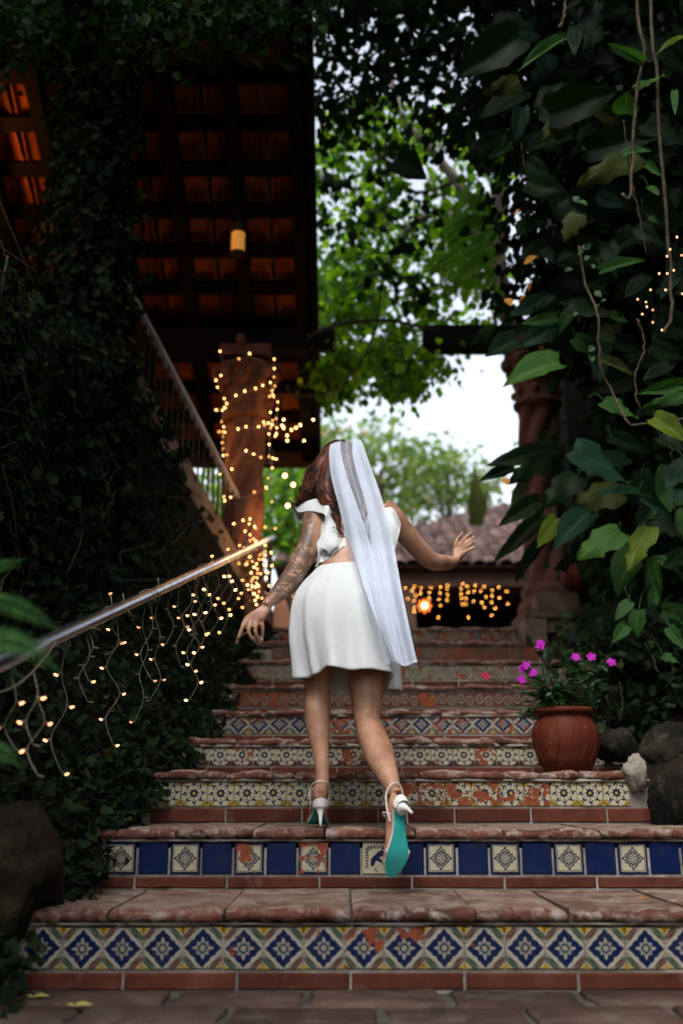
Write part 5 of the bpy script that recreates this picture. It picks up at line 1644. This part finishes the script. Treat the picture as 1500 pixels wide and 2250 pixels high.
# ------------------------------------------------------------------ the bride
def skin_mat():
    m, nt, b = new_mat('skin')
    n = noise_node(nt, 14, 4, .6)
    col = ramp(nt, n.outputs[0], [(.35, (.31, .15, .09)), (.65, (.48, .275, .18))]).outputs[0]
    E.nt = nt
    tc = nt.nodes.new('ShaderNodeTexCoord')
    sp = nt.nodes.new('ShaderNodeSeparateXYZ'); nt.links.new(tc.outputs['Object'], sp.inputs[0])
    x, z = E(sp.outputs[0]), E(sp.outputs[2])
    bz = WL['person'].z; bx = WL['person'].x
    region = (x - (-.112 - bx)).mask(.02) * ((1.225 - bz) - z).mask(.03)
    vo = nt.nodes.new('ShaderNodeTexVoronoi'); vo.feature = 'DISTANCE_TO_EDGE'; vo.inputs['Scale'].default_value = 26
    dn = noise_node(nt, 16, 3, .6)
    va = nt.nodes.new('ShaderNodeVectorMath'); va.operation = 'MULTIPLY_ADD'; va.inputs[1].default_value = (.07, .07, .07)
    nt.links.new(dn.outputs['Color'], va.inputs[0]); nt.links.new(tc.outputs['Object'], va.inputs[2])
    nt.links.new(va.outputs[0], vo.inputs['Vector'])
    l1 = (E(vo.outputs['Distance']) - .09).mask(.06)
    wv = nt.nodes.new('ShaderNodeTexWave'); wv.inputs['Scale'].default_value = 30; wv.inputs['Distortion'].default_value = 9; wv.inputs['Detail'].default_value = 2; wv.inputs['Detail Scale'].default_value = 1.2
    nt.links.new(tc.outputs['Object'], wv.inputs['Vector'])
    l2 = (.82 - E(wv.outputs['Fac'])).mask(.15)
    sh = noise_node(nt, 22, 3, .6)
    fill = (.46 - E(sh.outputs[0])).mask(.1)
    t = (l1 * .75).max(l2 * fill * .8).max(fill * .7)
    col = mixc(nt, (t * region * .95).v, col, (.018, .018, .02))
    # small mark on the left calf
    nt.links.new(col, b.inputs['Base Color'])
    b.inputs['Roughness'].default_value = .45
    b.inputs['Specular IOR Level'].default_value = .4
    b.inputs['Subsurface Weight'].default_value = .08
    b.inputs['Subsurface Radius'].default_value = (.01, .004, .002)
    n3 = noise_node(nt, 260, 3, .6); bump_from(nt, b, n3.outputs[0], .12, .001)
    return m
person = empty('person', (-.05, 3.7, ZT[1]), 'woman in a short white dress and veil climbing the stairs in heels, seen from behind', 'person')
M['skin'] = skin_mat()

def cloth_mat(name, col, rough=.8, transl=0.0, scale=500, alpha=None):
    m, nt, b = new_mat(name)
    n = noise_node(nt, 9, 4, .6)
    c = ramp(nt, n.outputs[0], [(.3, [x * .93 for x in col]), (.7, col)]).outputs[0]
    nt.links.new(c, b.inputs['Base Color'])
    b.inputs['Roughness'].default_value = rough
    b.inputs['Specular IOR Level'].default_value = .2
    b.inputs['Sheen Weight'].default_value = .15
    n2 = noise_node(nt, scale, 2, .5)
    n3 = noise_node(nt, 1, 3, .55)
    mp = nt.nodes.new('ShaderNodeMapping'); mp.inputs['Scale'].default_value = (26, 26, 7)
    nt.links.new(n3.inputs['Vector'].links[0].from_socket, mp.inputs[0]); nt.links.new(mp.outputs[0], n3.inputs['Vector'])
    E.nt = nt
    bump_from(nt, b, (E(n2.outputs[0]) * .2 + E(n3.outputs[0])).v, .55, .012)
    out = nt.nodes['Material Output']; last = b.outputs[0]
    if transl:
        tr = nt.nodes.new('ShaderNodeBsdfTranslucent'); nt.links.new(c, tr.inputs[0])
        mx = nt.nodes.new('ShaderNodeMixShader'); mx.inputs[0].default_value = transl
        nt.links.new(last, mx.inputs[1]); nt.links.new(tr.outputs[0], mx.inputs[2]); last = mx.outputs[0]
    if alpha is not None:
        tp = nt.nodes.new('ShaderNodeBsdfTransparent'); mx = nt.nodes.new('ShaderNodeMixShader')
        n4 = noise_node(nt, 30, 3, .6)
        nt.links.new(ramp(nt, n4.outputs[0], [(.3, alpha * .95), (.7, alpha * 1.04)]).outputs[0], mx.inputs[0])
        nt.links.new(tp.outputs[0], mx.inputs[1]); nt.links.new(last, mx.inputs[2]); last = mx.outputs[0]
    nt.links.new(last, out.inputs[0])
    return m
M['dress'] = cloth_mat('off_white_linen', (.72, .76, .765), .85, .12)
M['veil'] = cloth_mat('veil_tulle', (.74, .83, .98), .7, .1, alpha=.26)
M['veil2'] = cloth_mat('veil_tulle_doubled', (.74, .83, .98), .7, .08, alpha=.64)
M['lace'] = cloth_mat('veil_lace', (.78, .82, .9), .7, .2, alpha=.85)
M['shoewhite'] = plain('white_satin', (.72, .7, .68), .35)
M['sole'] = plain('teal_sole', (.03, .36, .33), .3)
M['strap'] = plain('pale_strap', (.66, .56, .52), .4)
M['pinkbow'] = plain('pink_toe_band', (.62, .2, .3), .5)
M['gold'] = plain('gold_ring', (.8, .6, .35), .25, metal=1.0)
M['stick'] = plain('brown_paper', (.09, .045, .03), .6)
M['eye'] = plain('eye', (.8, .78, .75), .2)
M['nail'] = plain('pink_nail', (.55, .3, .26), .3)
def hair_mat():
    m, nt, b = new_mat('auburn_hair')
    n = noise_node(nt, 22, 4, .6)
    c = ramp(nt, n.outputs[0], [(.3, (.008, .003, .002)), (.5, (.04, .011, .005)), (.68, (.16, .042, .016))]).outputs[0]
    nt.links.new(c, b.inputs['Base Color']); b.inputs['Roughness'].default_value = .45; b.inputs['Specular IOR Level'].default_value = .2
    n2 = noise_node(nt, 90, 3, .6); bump_from(nt, b, n2.outputs[0], .5, .003)
    return m
M['hair'] = hair_mat()

TORSO = [(1400, 760, 3.74, .12, .08), (1345, 758, 3.76, .145, .09), (1290, 758, 3.785, .125, .08), (1235, 762, 3.825, .105, .08), (1190, 768, 3.88, .12, .092), (1150, 775, 3.93, .135, .098), (1120, 777, 3.965, .128, .075), (1100, 768, 3.99, .075, .06), (1078, 756, 4.02, .05, .052), (1050, 750, 4.06, .05, .055)]
def torso(py):
    a = np.array(TORSO)[::-1]
    return [float(np.interp(py, a[:, 0], a[:, k])) for k in (1, 2, 3, 4)]

body = MB()
pts = [PY(t[1], t[0], t[2]) for t in TORSO]
q = cr([tuple(p) + (t[3], t[4]) for p, t in zip(pts, TORSO)], 40)
body.tube([x[:3] for x in q], [(x[3], x[4]) for x in q], 28, twist_ref=(1, 0, 0))
def limb(j, n=30, ref=(1, 0, 0), sides=18):
    rows = []
    for t in j:
        p = PY(t[0], t[1], t[2]); r = t[3]; r2 = t[4] if len(t) > 4 else r
        rows.append(tuple(p) + (r, r2))
    q = cr(rows, n)
    body.tube([x[:3] for x in q], [(x[3], x[4]) for x in q], sides, twist_ref=ref)
for px in (722, 796): body.ball(PY(px, 1362, 3.71), (.075, .075, .085), 16, 10)
# legs
limb([(722, 1350, 3.75, .075), (711, 1420, 3.75, .07), (701, 1475, 3.755, .055), (698, 1500, 3.755, .05), (697, 1550, 3.735, .0485, .053), (698, 1590, 3.725, .045, .046), (703, 1640, 3.715, .034), (707, 1680, 3.705, .0265, .031), (708, 1712, 3.70, .025, .031), (706, 1738, 3.70, .025, .03)], 44)
limb([(798, 1350, 3.74, .075), (803, 1440, 3.735, .07), (805, 1510, 3.725, .0655), (807, 1560, 3.715, .055), (808, 1590, 3.69, .0475, .05), (822, 1630, 3.62, .053, .055), (834, 1660, 3.56, .0525, .052), (850, 1700, 3.48, .038, .042), (862, 1730, 3.42, .028, .032), (868, 1748, 3.40, .027, .03)], 46)
# arms
limb([(722, 1118, 3.955, .055), (698, 1130, 3.95, .053), (690, 1160, 3.90, .051, .05), (676, 1205, 3.86, .047), (655, 1245, 3.81, .043), (640, 1270, 3.78, .044, .041), (615, 1300, 3.72, .037, .034), (592, 1322, 3.665, .026, .022), (584, 1332, 3.655, .026, .02)], 40, ref=(0, 1, 0))
limb([(838, 1122, 3.96, .055), (862, 1138, 3.965, .05), (888, 1170, 4.0, .044), (925, 1212, 4.06, .041), (948, 1232, 4.1, .039), (965, 1236, 4.17, .039, .036), (985, 1236, 4.25, .03), (998, 1233, 4.3, .024, .021), (1003, 1227, 4.315, .024, .018)], 36, ref=(0, 1, 0))
# left hand
def chain(pl, r0, r1, n=10):
    q = cr([tuple(PY(*p)) for p in pl], n)
    body.tube([tuple(x) for x in q], [r0 + (r1 - r0) * i / (n - 1) for i in range(n)], 10)
    body.ball(tuple(q[-1]), r1, 8, 6)
for a, b_ in (((583, 1334), (546, 1358)), ((585, 1333), (554, 1363)), ((588, 1332), (563, 1365)), ((591, 1331), (573, 1362))):
    q = [PY(a[0], a[1], 3.655), PY((a[0] + b_[0]) / 2, (a[1] + b_[1]) / 2, 3.645), PY(b_[0], b_[1], 3.64)]
    body.tube(q, [.0135, .0145, .0115], 10)
FR = [[(547, 1357, 3.64), (534, 1376, 3.62), (527, 1393, 3.615), (521, 1410, 3.615)], [(555, 1362, 3.64), (546, 1384, 3.62), (551, 1400, 3.625), (560, 1408, 3.64)],
      [(564, 1365, 3.64), (561, 1388, 3.618), (567, 1402, 3.63), (574, 1408, 3.645)], [(574, 1361, 3.645), (577, 1380, 3.64), (577, 1395, 3.65), (574, 1409, 3.655)]]
for f in FR: chain(f, .0092, .0066)
chain([(560, 1345, 3.665), (541, 1360, 3.67), (533, 1378, 3.655), (530, 1390, 3.64)], .0105, .0075)
# right hand
for a, b_ in (((1000, 1232), (999, 1208)), ((1003, 1230), (1006, 1205)), ((1005, 1229), (1012, 1207)), ((1007, 1229), (1017, 1212))):
    body.tube([PY(a[0], a[1], 4.315), PY((a[0] + b_[0]) / 2, (a[1] + b_[1]) / 2, 4.31), PY(b_[0], b_[1], 4.315)], [.0135, .0145, .0115], 10)
FR2 = [[(999, 1208, 4.315), (1001, 1192, 4.31), (1007, 1181, 4.325), (1013, 1174, 4.34)], [(1006, 1205, 4.315), (1015, 1189, 4.31), (1024, 1179, 4.325), (1031, 1174, 4.34)],
       [(1012, 1207, 4.315), (1023, 1194, 4.31), (1032, 1186, 4.325), (1038, 1182, 4.34)], [(1017, 1211, 4.315), (1027, 1200, 4.31), (1035, 1194, 4.325), (1040, 1191, 4.34)]]
for f in FR2: chain(f, .0092, .0066)
chain([(1007, 1226, 4.31), (1020, 1214, 4.29), (1032, 1207, 4.285), (1042, 1203, 4.285)], .0105, .0072)
# head, facing up the stairs and a little left
HC = PY(746, 1030, 4.08)
hr = Matrix.Rotation(.25, 3, 'Z') @ Matrix.Rotation(-.15, 3, 'X')
body.ball(HC, (.074, .092, .105), 20, 14, rot=hr)
body.ball(HC + hr @ Vector((0, .035, -.065)), (.055, .058, .06), 16, 10, rot=hr)
body.tube([HC + hr @ Vector((0, .085, .0)), HC + hr @ Vector((0, .11, -.03)), HC + hr @ Vector((0, .09, -.04))], [.008, .013, .01], 10)
for s_ in (-1, 1):
    body.ball(HC + hr @ Vector((s_ * .075, .0, -.01)), (.008, .016, .026), 8, 6, rot=hr)
body.tube([HC + hr @ Vector((-.022, .087, -.068)), HC + hr @ Vector((0, .096, -.066)), HC + hr @ Vector((.022, .087, -.068))], [.004, .009, .004], 8)
# feet share the frame of their shoes
def sole_z(y): return float(np.interp(y, [0, .05, .08, .11, .14, .165, .225], [.08, .07, .05, .028, .011, .006, .004]))
LF = Vector((PY(704, 1815, 3.66).x, 3.66, ZT[1] + .001))
fy = Vector((-.10, 1, 0)).normalized(); fz = Vector((0, 0, 1)); fx = fy.cross(fz)
seat, toe = PY(880, 1770, 3.335), PY(864, 1912, 3.355)
d_ = (toe - seat).normalized(); ug = Vector((-.38, .9, .12)); u_ = (ug - d_ * ug.dot(d_)).normalized()
ry = d_ * .933 + u_ * .359; rz = d_ * -.359 + u_ * .933; rx = ry.cross(rz)
RF = seat - ry * .02 - rz * .08
FRAMES = [(LF, fx, fy, fz, 1), (RF, rx, ry, rz, -1)]
for (o_, ax, ay, az, mir) in FRAMES:
    T_ = lambda x, y, z: o_ + ax * x + ay * y + az * z
    rows = [(0, .014, sole_z(.01) + .036, .022, .026), (0, .03, sole_z(.03) + .04, .026, .03), (0, .065, sole_z(.065) + .042, .028, .031), (0, .1, sole_z(.1) + .04, .03, .026), (mir * .002, .14, sole_z(.14) + .03, .035, .018), (mir * .004, .175, .026, .036, .0145), (mir * .004, .2, .022, .03, .011)]
    q = cr([tuple(T_(*r_[:3])) + r_[3:] for r_ in rows], 18)
    body.tube([x[:3] for x in q], [(x[3], x[4]) for x in q], 16, twist_ref=tuple(ax))
    for k, (tx, tl, tr_) in enumerate(((-.024, .222, .0085), (-.011, .22, .0065), (0, .215, .006), (.01, .208, .006), (.02, .2, .0055))):
        q = [T_(mir * tx * 1.05, .18, .018), T_(mir * tx * 1.1, .2, .017), T_(mir * tx, tl, .011)]
        body.tube(q, [tr_ * 1.1, tr_ * 1.05, tr_ * .8], 8)
me = body.mesh('body')
bo = link_mesh('body', me, M['skin'], person)
rmod = bo.modifiers.new('r', 'REMESH'); rmod.mode = 'VOXEL'; rmod.voxel_size = .0042; rmod.use_smooth_shade = True
sm = bo.modifiers.new('s', 'SMOOTH'); sm.factor = .5; sm.iterations = 5
evaluated(bo)
for s_ in (-1, 1):
    b = MB(); b.ball(HC + hr @ Vector((s_ * .032, .083, .005)), .012, 10, 8); b.build('eye', M['eye'], bo)
# nails and ring
for f in FR + FR2:
    p = PY(*f[-1]); p0 = PY(*f[-2]); d = (p - p0).normalized()
    b = MB(); b.ball(p + d * .004 + Vector((0, -.004, .002)), (.0042, .003, .0065), 8, 6); b.build('nail', M['nail'], bo)
rgp = [Vector(x) for x in cr([tuple(PY(*p)) for p in FR[2]], 10)]
t_ = (rgp[3] - rgp[2]).normalized(); a_, c_ = frame_for(t_)
b = MB(); b.tube([rgp[2] + (a_ * math.cos(k * math.pi / 8) + c_ * math.sin(k * math.pi / 8)) * .0096 for k in range(17)], .0014, 6, cap=False); b.build('ring', M['gold'], person)

# shoes
for (o_, ax, ay, az, mir) in FRAMES:
    T_ = lambda x, y, z: o_ + ax * x + ay * y + az * z
    ys = [-.006, .004, .02, .045, .07, .1, .13, .155, .18, .2, .218, .23]
    hw = [.010, .019, .0235, .0225, .0195, .024, .034, .039, .037, .030, .018, .006]
    us = [-1, -.6, 0, .6, 1]
    lowr, uppr = [], []
    for y, h in zip(ys, hw):
        off = mir * .004 * max(0, (y - .1) / .1)
        lowr.append([T_(u * h + off, y, sole_z(max(0, y)) - .001) for u in us]); uppr.append([T_(u * h * 1.02 + off, y, sole_z(max(0, y)) + .004) for u in us])
    b = MB(); b.grid(lowr); b.grid([list(r_) for r_ in uppr])
    shoe = b.build('shoe', [M['sole']], person)
    edge = [r_[0] for r_ in lowr] + [r_[-1] for r_ in lowr][::-1]; edge2 = [r_[0] for r_ in uppr] + [r_[-1] for r_ in uppr][::-1]
    b = MB(); b.grid([edge, edge2], closed_u=True); b.build('welt', M['shoewhite'], shoe)
    b = MB()
    hp = [T_(0, .026, .074), T_(0, .02, .066), T_(0, .012, .052), T_(0, .006, .035), T_(0, .002, .016), T_(0, 0, 0)]
    b.tube(hp, [(.0225, .024), (.02, .02), (.0125, .012), (.0075, .0075), (.0052, .0052), (.0048, .0048)], 14, twist_ref=tuple(ax)); b.build('heel', M['shoewhite'], shoe)
    rows = []
    for (z, k) in ((.066, .95), (.08, 1.06), (.098, 1.08)):
        rows.append([T_(.0265 * k * math.sin(a), .022 - .03 * k * math.cos(a), z - .012 * max(0, abs(a) - .9) + (-.012 if z > .09 else 0) * (abs(a) / 1.5)) for a in np.linspace(-1.5, 1.5, 15)])
    b = MB(); b.grid(rows); b.build('heel_cup', M['shoewhite'], shoe)
    # slingback strap from the sides up round the back of the ankle
    st_ = [T_(-.031, .07, .06), T_(-.034, .045, .10), T_(-.031, .015, .138), T_(-.018, -.012, .15), T_(0, -.02, .153), T_(.018, -.012, .15), T_(.031, .015, .138), T_(.034, .045, .10), T_(.031, .07, .06)]
    b = MB(); b.tube([tuple(x) for x in cr([tuple(p) for p in st_], 32)], .0032, 8); b.build('slingback_strap', M['strap'], shoe)
    b = MB(); b.tube([tuple(x) for x in cr([tuple(p) for p in [T_(-.03, .05, .075), T_(-.036, .065, .11), T_(-.028, .082, .125), T_(0, .09, .128), T_(.028, .082, .125), T_(.036, .065, .11), T_(.03, .05, .075)]], 28)], .0028, 8); b.build('ankle_strap', M['strap'], shoe)
    rows = []
    for y in (.15, .165, .18):
        rows.append([T_(mir * .003 + .041 * math.cos(a) * (1 - .5 * max(0, y - .16) / .05), y, .006 + .036 * math.sin(a) * (1 - 2.2 * max(0, y - .15))) for a in np.linspace(0, math.pi, 15)])
    b = MB(); b.grid(rows); b.build('toe_band', M['shoewhite' if mir > 0 else 'pinkbow'], shoe)
    rows = []
    for y in (.135, .148):
        rows.append([T_(mir * .003 + .041 * math.cos(a), y, .008 + .042 * math.sin(a)) for a in np.linspace(0, math.pi, 15)])
    b = MB(); b.grid(rows); b.build('instep_band', M['shoewhite'], shoe)

# dress: skirt
SK = [(1246, 764, 3.825, .114, .088), (1258, 762, 3.81, .130, .10), (1282, 758, 3.785, .162, .12), (1312, 755, 3.755, .184, .138), (1350, 754, 3.735, .190, .148), (1400, 756, 3.725, .191, .155), (1450, 763, 3.72, .187, .163), (1488, 768, 3.715, .182, .17)]
ang_t = np.array([0, 30, 60, 90, 120, 150, 180, 205, 225, 245, 270, 295, 315, 335, 360]) / 180 * math.pi
dz_t = np.array([-.052, -.058, -.055, -.05, -.05, -.03, -.006, -.012, -.004, .02, .008, .012, .004, -.045, -.052])
rowsk = []
q = cr([tuple(PY(s_[1], s_[0], s_[2])) + (s_[3], s_[4]) for s_ in SK], 34)
NS = 120
for i, x in enumerate(q):
    t = i / 33
    row = []
    for k in range(NS):
        a = 2 * math.pi * k / NS
        f = t ** 1.8 * (.018 * math.sin(6 * a + .7) + .012 * math.sin(11 * a + 2.1 + t)) + .002 * t * math.sin(23 * a)
        wr = .003 * math.sin(26 * a + 2 * math.sin(3 * a)) * max(0, 1 - 2.2 * t)
        dz = float(np.interp(a, ang_t, dz_t)) * t ** 3
        row.append((x[0] + (x[3] + f + wr) * math.cos(a), x[1] + (x[4] + f + wr) * math.sin(a), x[2] + dz))
    rowsk.append(row)
b = MB(); b.grid(rowsk, closed_u=True)
dress = b.build('dress', M['dress'], person)
sol = dress.modifiers.new('t', 'SOLIDIFY'); sol.thickness = .0022; sol.offset = 0
evaluated(dress)
b = MB()
rows = []
for (py, g) in ((1258, .010), (1255, .013), (1247, .012), (1244, .009)):
    s_ = [float(np.interp(py, [r_[0] for r_ in SK], [r_[k] for r_ in SK])) for k in (1, 2, 3, 4)]
    c = PY(s_[0], py, s_[1]); rows.append([(c.x + (s_[2] + g - .008) * math.cos(2 * math.pi * k / 64), c.y + (s_[3] + g - .008) * math.sin(2 * math.pi * k / 64), c.z) for k in range(64)])
b.grid(rows, closed_u=True); b.build('waistband', M['dress'], dress)
# bodice: lower edge rises to the middle of the back
rows = []
low_a = np.array([0, 90, 180, 215, 240, 262, 285, 310, 360]) / 180 * math.pi
low_p = np.array([1244, 1244, 1245, 1242, 1232, 1212, 1210, 1228, 1244])
NB = 72
for j in range(15):
    t = j / 14; row = []
    for k in range(NB):
        a = 2 * math.pi * k / NB
        p0 = float(np.interp(a, low_a, low_p)); p1 = 1108 + 6 * math.cos(a * 2)
        py = p0 + (p1 - p0) * t
        cx, Y_, rx_, ry_ = torso(py)
        g = .010 + .004 * math.sin(9 * a + 8 * t) * (1 - t) + .003 * math.sin(21 * a)
        c = PY(cx, py, Y_)
        row.append((c.x + (rx_ + g) * math.cos(a), c.y + (ry_ + g) * math.sin(a), c.z))
    rows.append(row)
b = MB(); b.grid(rows, closed_u=True)
bod = b.build('bodice', M['dress'], dress)
def ruffle(inner, outer, waves, amp, name='sleeve_ruffle'):
    n, m_ = 60, 9
    I = cr([tuple(PY(*p)) for p in inner], n); O = cr([tuple(PY(*p)) for p in outer], n)
    rows = []
    for j in range(m_):
        t = j / (m_ - 1); row = []
        for i in range(n):
            p = I[i] * (1 - t) + O[i] * t
            w_ = amp * t * math.sin(waves * 2 * math.pi * i / n) + .4 * amp * t * math.sin(waves * 4.6 * math.pi * i / n + 1)
            bulge = .022 * math.sin(math.pi * t)
            row.append((p[0] + .3 * w_, p[1] - w_ - bulge, p[2] + .5 * w_ + .5 * bulge))
        rows.append(row)
    b = MB(); b.grid(rows); return b.build(name, M['dress'], dress)
ruffle([(664, 1142, 4.06), (676, 1112, 4.03), (704, 1094, 3.985), (724, 1104, 3.93), (742, 1140, 3.85), (752, 1175, 3.80), (748, 1205, 3.765)],
       [(652, 1168, 4.05), (643, 1119, 4.02), (664, 1120, 3.93), (708, 1131, 3.83), (709, 1165, 3.785), (697, 1196, 3.765), (722, 1222, 3.755)], 2.4, .012)
ruffle([(868, 1150, 4.04), (868, 1120, 4.0), (852, 1108, 3.95), (838, 1125, 3.89), (828, 1160, 3.83), (822, 1190, 3.79)],
       [(884, 1165, 4.04), (887, 1146, 3.99), (882, 1150, 3.92), (876, 1170, 3.85), (868, 1205, 3.80), (845, 1224, 3.77)], 2.2, .012)

# hair: a mass with curls over it
hm = MB()
hm.ball(HC + Vector((0, -.012, .012)), (.092, .102, .106), 20, 14, rot=hr)
PATHS = [
    ([(735, 1000, 4.02), (705, 1030, 4.0), (688, 1065, 3.99), (670, 1095, 3.985), (650, 1115, 3.99)], (.06, .055, .045, .032, .012)),
    ([(738, 1020, 4.0), (722, 1060, 3.95), (722, 1100, 3.89), (738, 1140, 3.845), (748, 1185, 3.79)], (.07, .058, .04, .034, .014)),
    ([(765, 1015, 3.99), (765, 1070, 3.92), (778, 1130, 3.85), (792, 1170, 3.81), (805, 1200, 3.785)], (.07, .06, .05, .04, .02)),
    ([(790, 1030, 4.0), (802, 1080, 3.94), (812, 1130, 3.87), (818, 1165, 3.83)], (.04, .04, .03, .012)),
]
SP = []
for pl, rr_ in PATHS:
    q = cr([tuple(PY(*p)) + (r_,) for p, r_ in zip(pl, rr_)], 24)
    SP.append(q); hm.tube([x[:3] for x in q], [x[3] * .8 for x in q], 14)
ho = link_mesh('hair', hm.mesh('hair'), M['hair'], person)
r2 = ho.modifiers.new('r', 'REMESH'); r2.mode = 'VOXEL'; r2.voxel_size = .007; r2.use_smooth_shade = True
s2 = ho.modifiers.new('s', 'SMOOTH'); s2.factor = .5; s2.iterations = 4
evaluated(ho)
curls = MB(); rc_ = random.Random(4)
for _ in range(330):
    q = SP[rc_.choices(range(4), (3, 4, 3, 1))[0]]
    a = rc_.uniform(0, 2 * math.pi); rf = rc_.uniform(.75, 1.08); ph = rc_.uniform(0, 6.28); tw_ = rc_.uniform(3, 6); i0 = rc_.randint(0, 8)
    i1 = rc_.randint(16, 23); ca = rc_.uniform(.005, .014)
    pts, n = [], 26
    for k in range(n):
        t = i0 + (i1 - i0) * k / (n - 1); i = min(22, int(t)); u = t - i
        x = q[i] * (1 - u) + q[min(23, i + 1)] * u
        g = (k / (n - 1)) ** 1.5
        pts.append((x[0] + math.cos(a) * x[3] * rf + ca * g * 1.6 * math.cos(tw_ * 2 * math.pi * k / n + ph), x[1] + math.sin(a) * x[3] * rf * .8 + ca * g * 1.6 * math.sin(tw_ * 2 * math.pi * k / n + ph), x[2] + .3 * ca * math.sin(ph + k)))
    r0 = rc_.uniform(.0016, .0036)
    curls.tube(pts, [r0 * (1 - .6 * k / (n - 1)) for k in range(n)], 4, cap=False)
for _ in range(160):       # strands swept back over the crown
    a = rc_.uniform(-2.6, 2.6); pts = []
    for k in range(12):
        t = k / 11; ph = .25 + t * 1.75
        p = Vector((.096 * math.sin(ph) * math.sin(a), -.105 * math.sin(ph) * math.cos(a), .109 * math.cos(ph))) * (1.0 + rc_.uniform(0, .02))
        pts.append(HC + Vector((0, -.012, .012)) + hr @ p)
    curls.tube(pts, .0024, 4, cap=False)
co = curls.build('curls', M['hair'], ho); co['kind'] = 'stuff'

# veil
VR = [(972, 744, 784, 4.15), (966, 738, 790, 4.08), (975, 727, 797, 3.99), (1000, 723, 805, 3.91), (1050, 728, 823, 3.84), (1100, 741, 840, 3.785), (1150, 753, 855, 3.745), (1200, 765, 865, 3.72), (1250, 776, 874, 3.64), (1300, 787, 883, 3.57), (1350, 800, 893, 3.535), (1400, 815, 904, 3.52), (1440, 828, 913, 3.515), (1456, 834, 917, 3.515)]
def veil_sheet(u0, u1, off, name, mat, r0=0, r1=1, seed=0, parent=None, nfold=3):
    rows = []
    vr = [np.array([v_[0], v_[1], v_[2], v_[3] - .026 * min(1, i_ / 8)]) for i_, v_ in enumerate(cr(VR, 60))]
    for i, v in enumerate(vr):
        t = i / 59
        if t < r0 or t > r1: continue
        row = []
        ua = u0(t) if callable(u0) else u0; ub = u1(t) if callable(u1) else u1
        for k in range(49):
            u = ua + (ub - ua) * k / 48
            px = v[1] + (v[2] - v[1]) * u
            fold_ = (.002 + .007 * t) * math.sin(nfold * 2 * math.pi * u + seed + 1.2 * t) + .002 * t * math.sin(13 * u * 2.1 + seed)
            curve = .05 * (2 * u - 1) ** 2 * (1 - .4 * t)          # wraps round the back
            hem = 6 * math.sin(u * 9 + seed) * max(0, t - .9) * 10 + (u - .5) * 10 * max(0, t - .85) / .15
            row.append(tuple(PY(px, v[0] + hem, v[3] - off + fold_ + curve)))
        rows.append(row)
    b = MB(); b.grid(rows); return b.build(name, M[mat], parent or person)
veil = veil_sheet(0, 1, 0, 'veil', 'veil')
veil_sheet(lambda t: .0 + .45 * max(0, t - .45) ** 1.2 / .5, lambda t: float(np.interp(t, [0, .06, .25, .42, .6, 1], [.3, .24, .34, .42, .52, .66])), .012, 'folded_layer', 'veil2', 0, 1, 1.0, veil)
veil_sheet(lambda t: float(np.interp(t, [0, .06, .25, .42, .55], [.62, .72, .62, .6, .5])), 1.0, .014, 'folded_layer', 'veil2', 0, 1, 2.0, veil)
veil_sheet(lambda t: .12 + .2 * t, 1.0, .008, 'lower_layer', 'veil', .45, 1, 3.0, veil)
veil_sheet(.35, 1.0, .022, 'lace_hem', 'lace', .955, 1, 2.0, veil)
veil_sheet(lambda t: .47 + .02 * t, lambda t: .5 + .03 * t, .018, 'pale_crease', 'veil', .1, .5, 2.0, veil, nfold=1)

# thin stick held in the left hand
s0, s1 = PY(517, 1408, 3.605), PY(594, 1349, 3.66)
b = MB(); b.tube([s0, s0.lerp(s1, .5), s1], [.0028, .0036, .0038], 8)
o = b.build('cigarillo', M['stick'], origin=s0); tag(o, 'thin brown stick held between the fingers of the woman\'s left hand', 'stick')
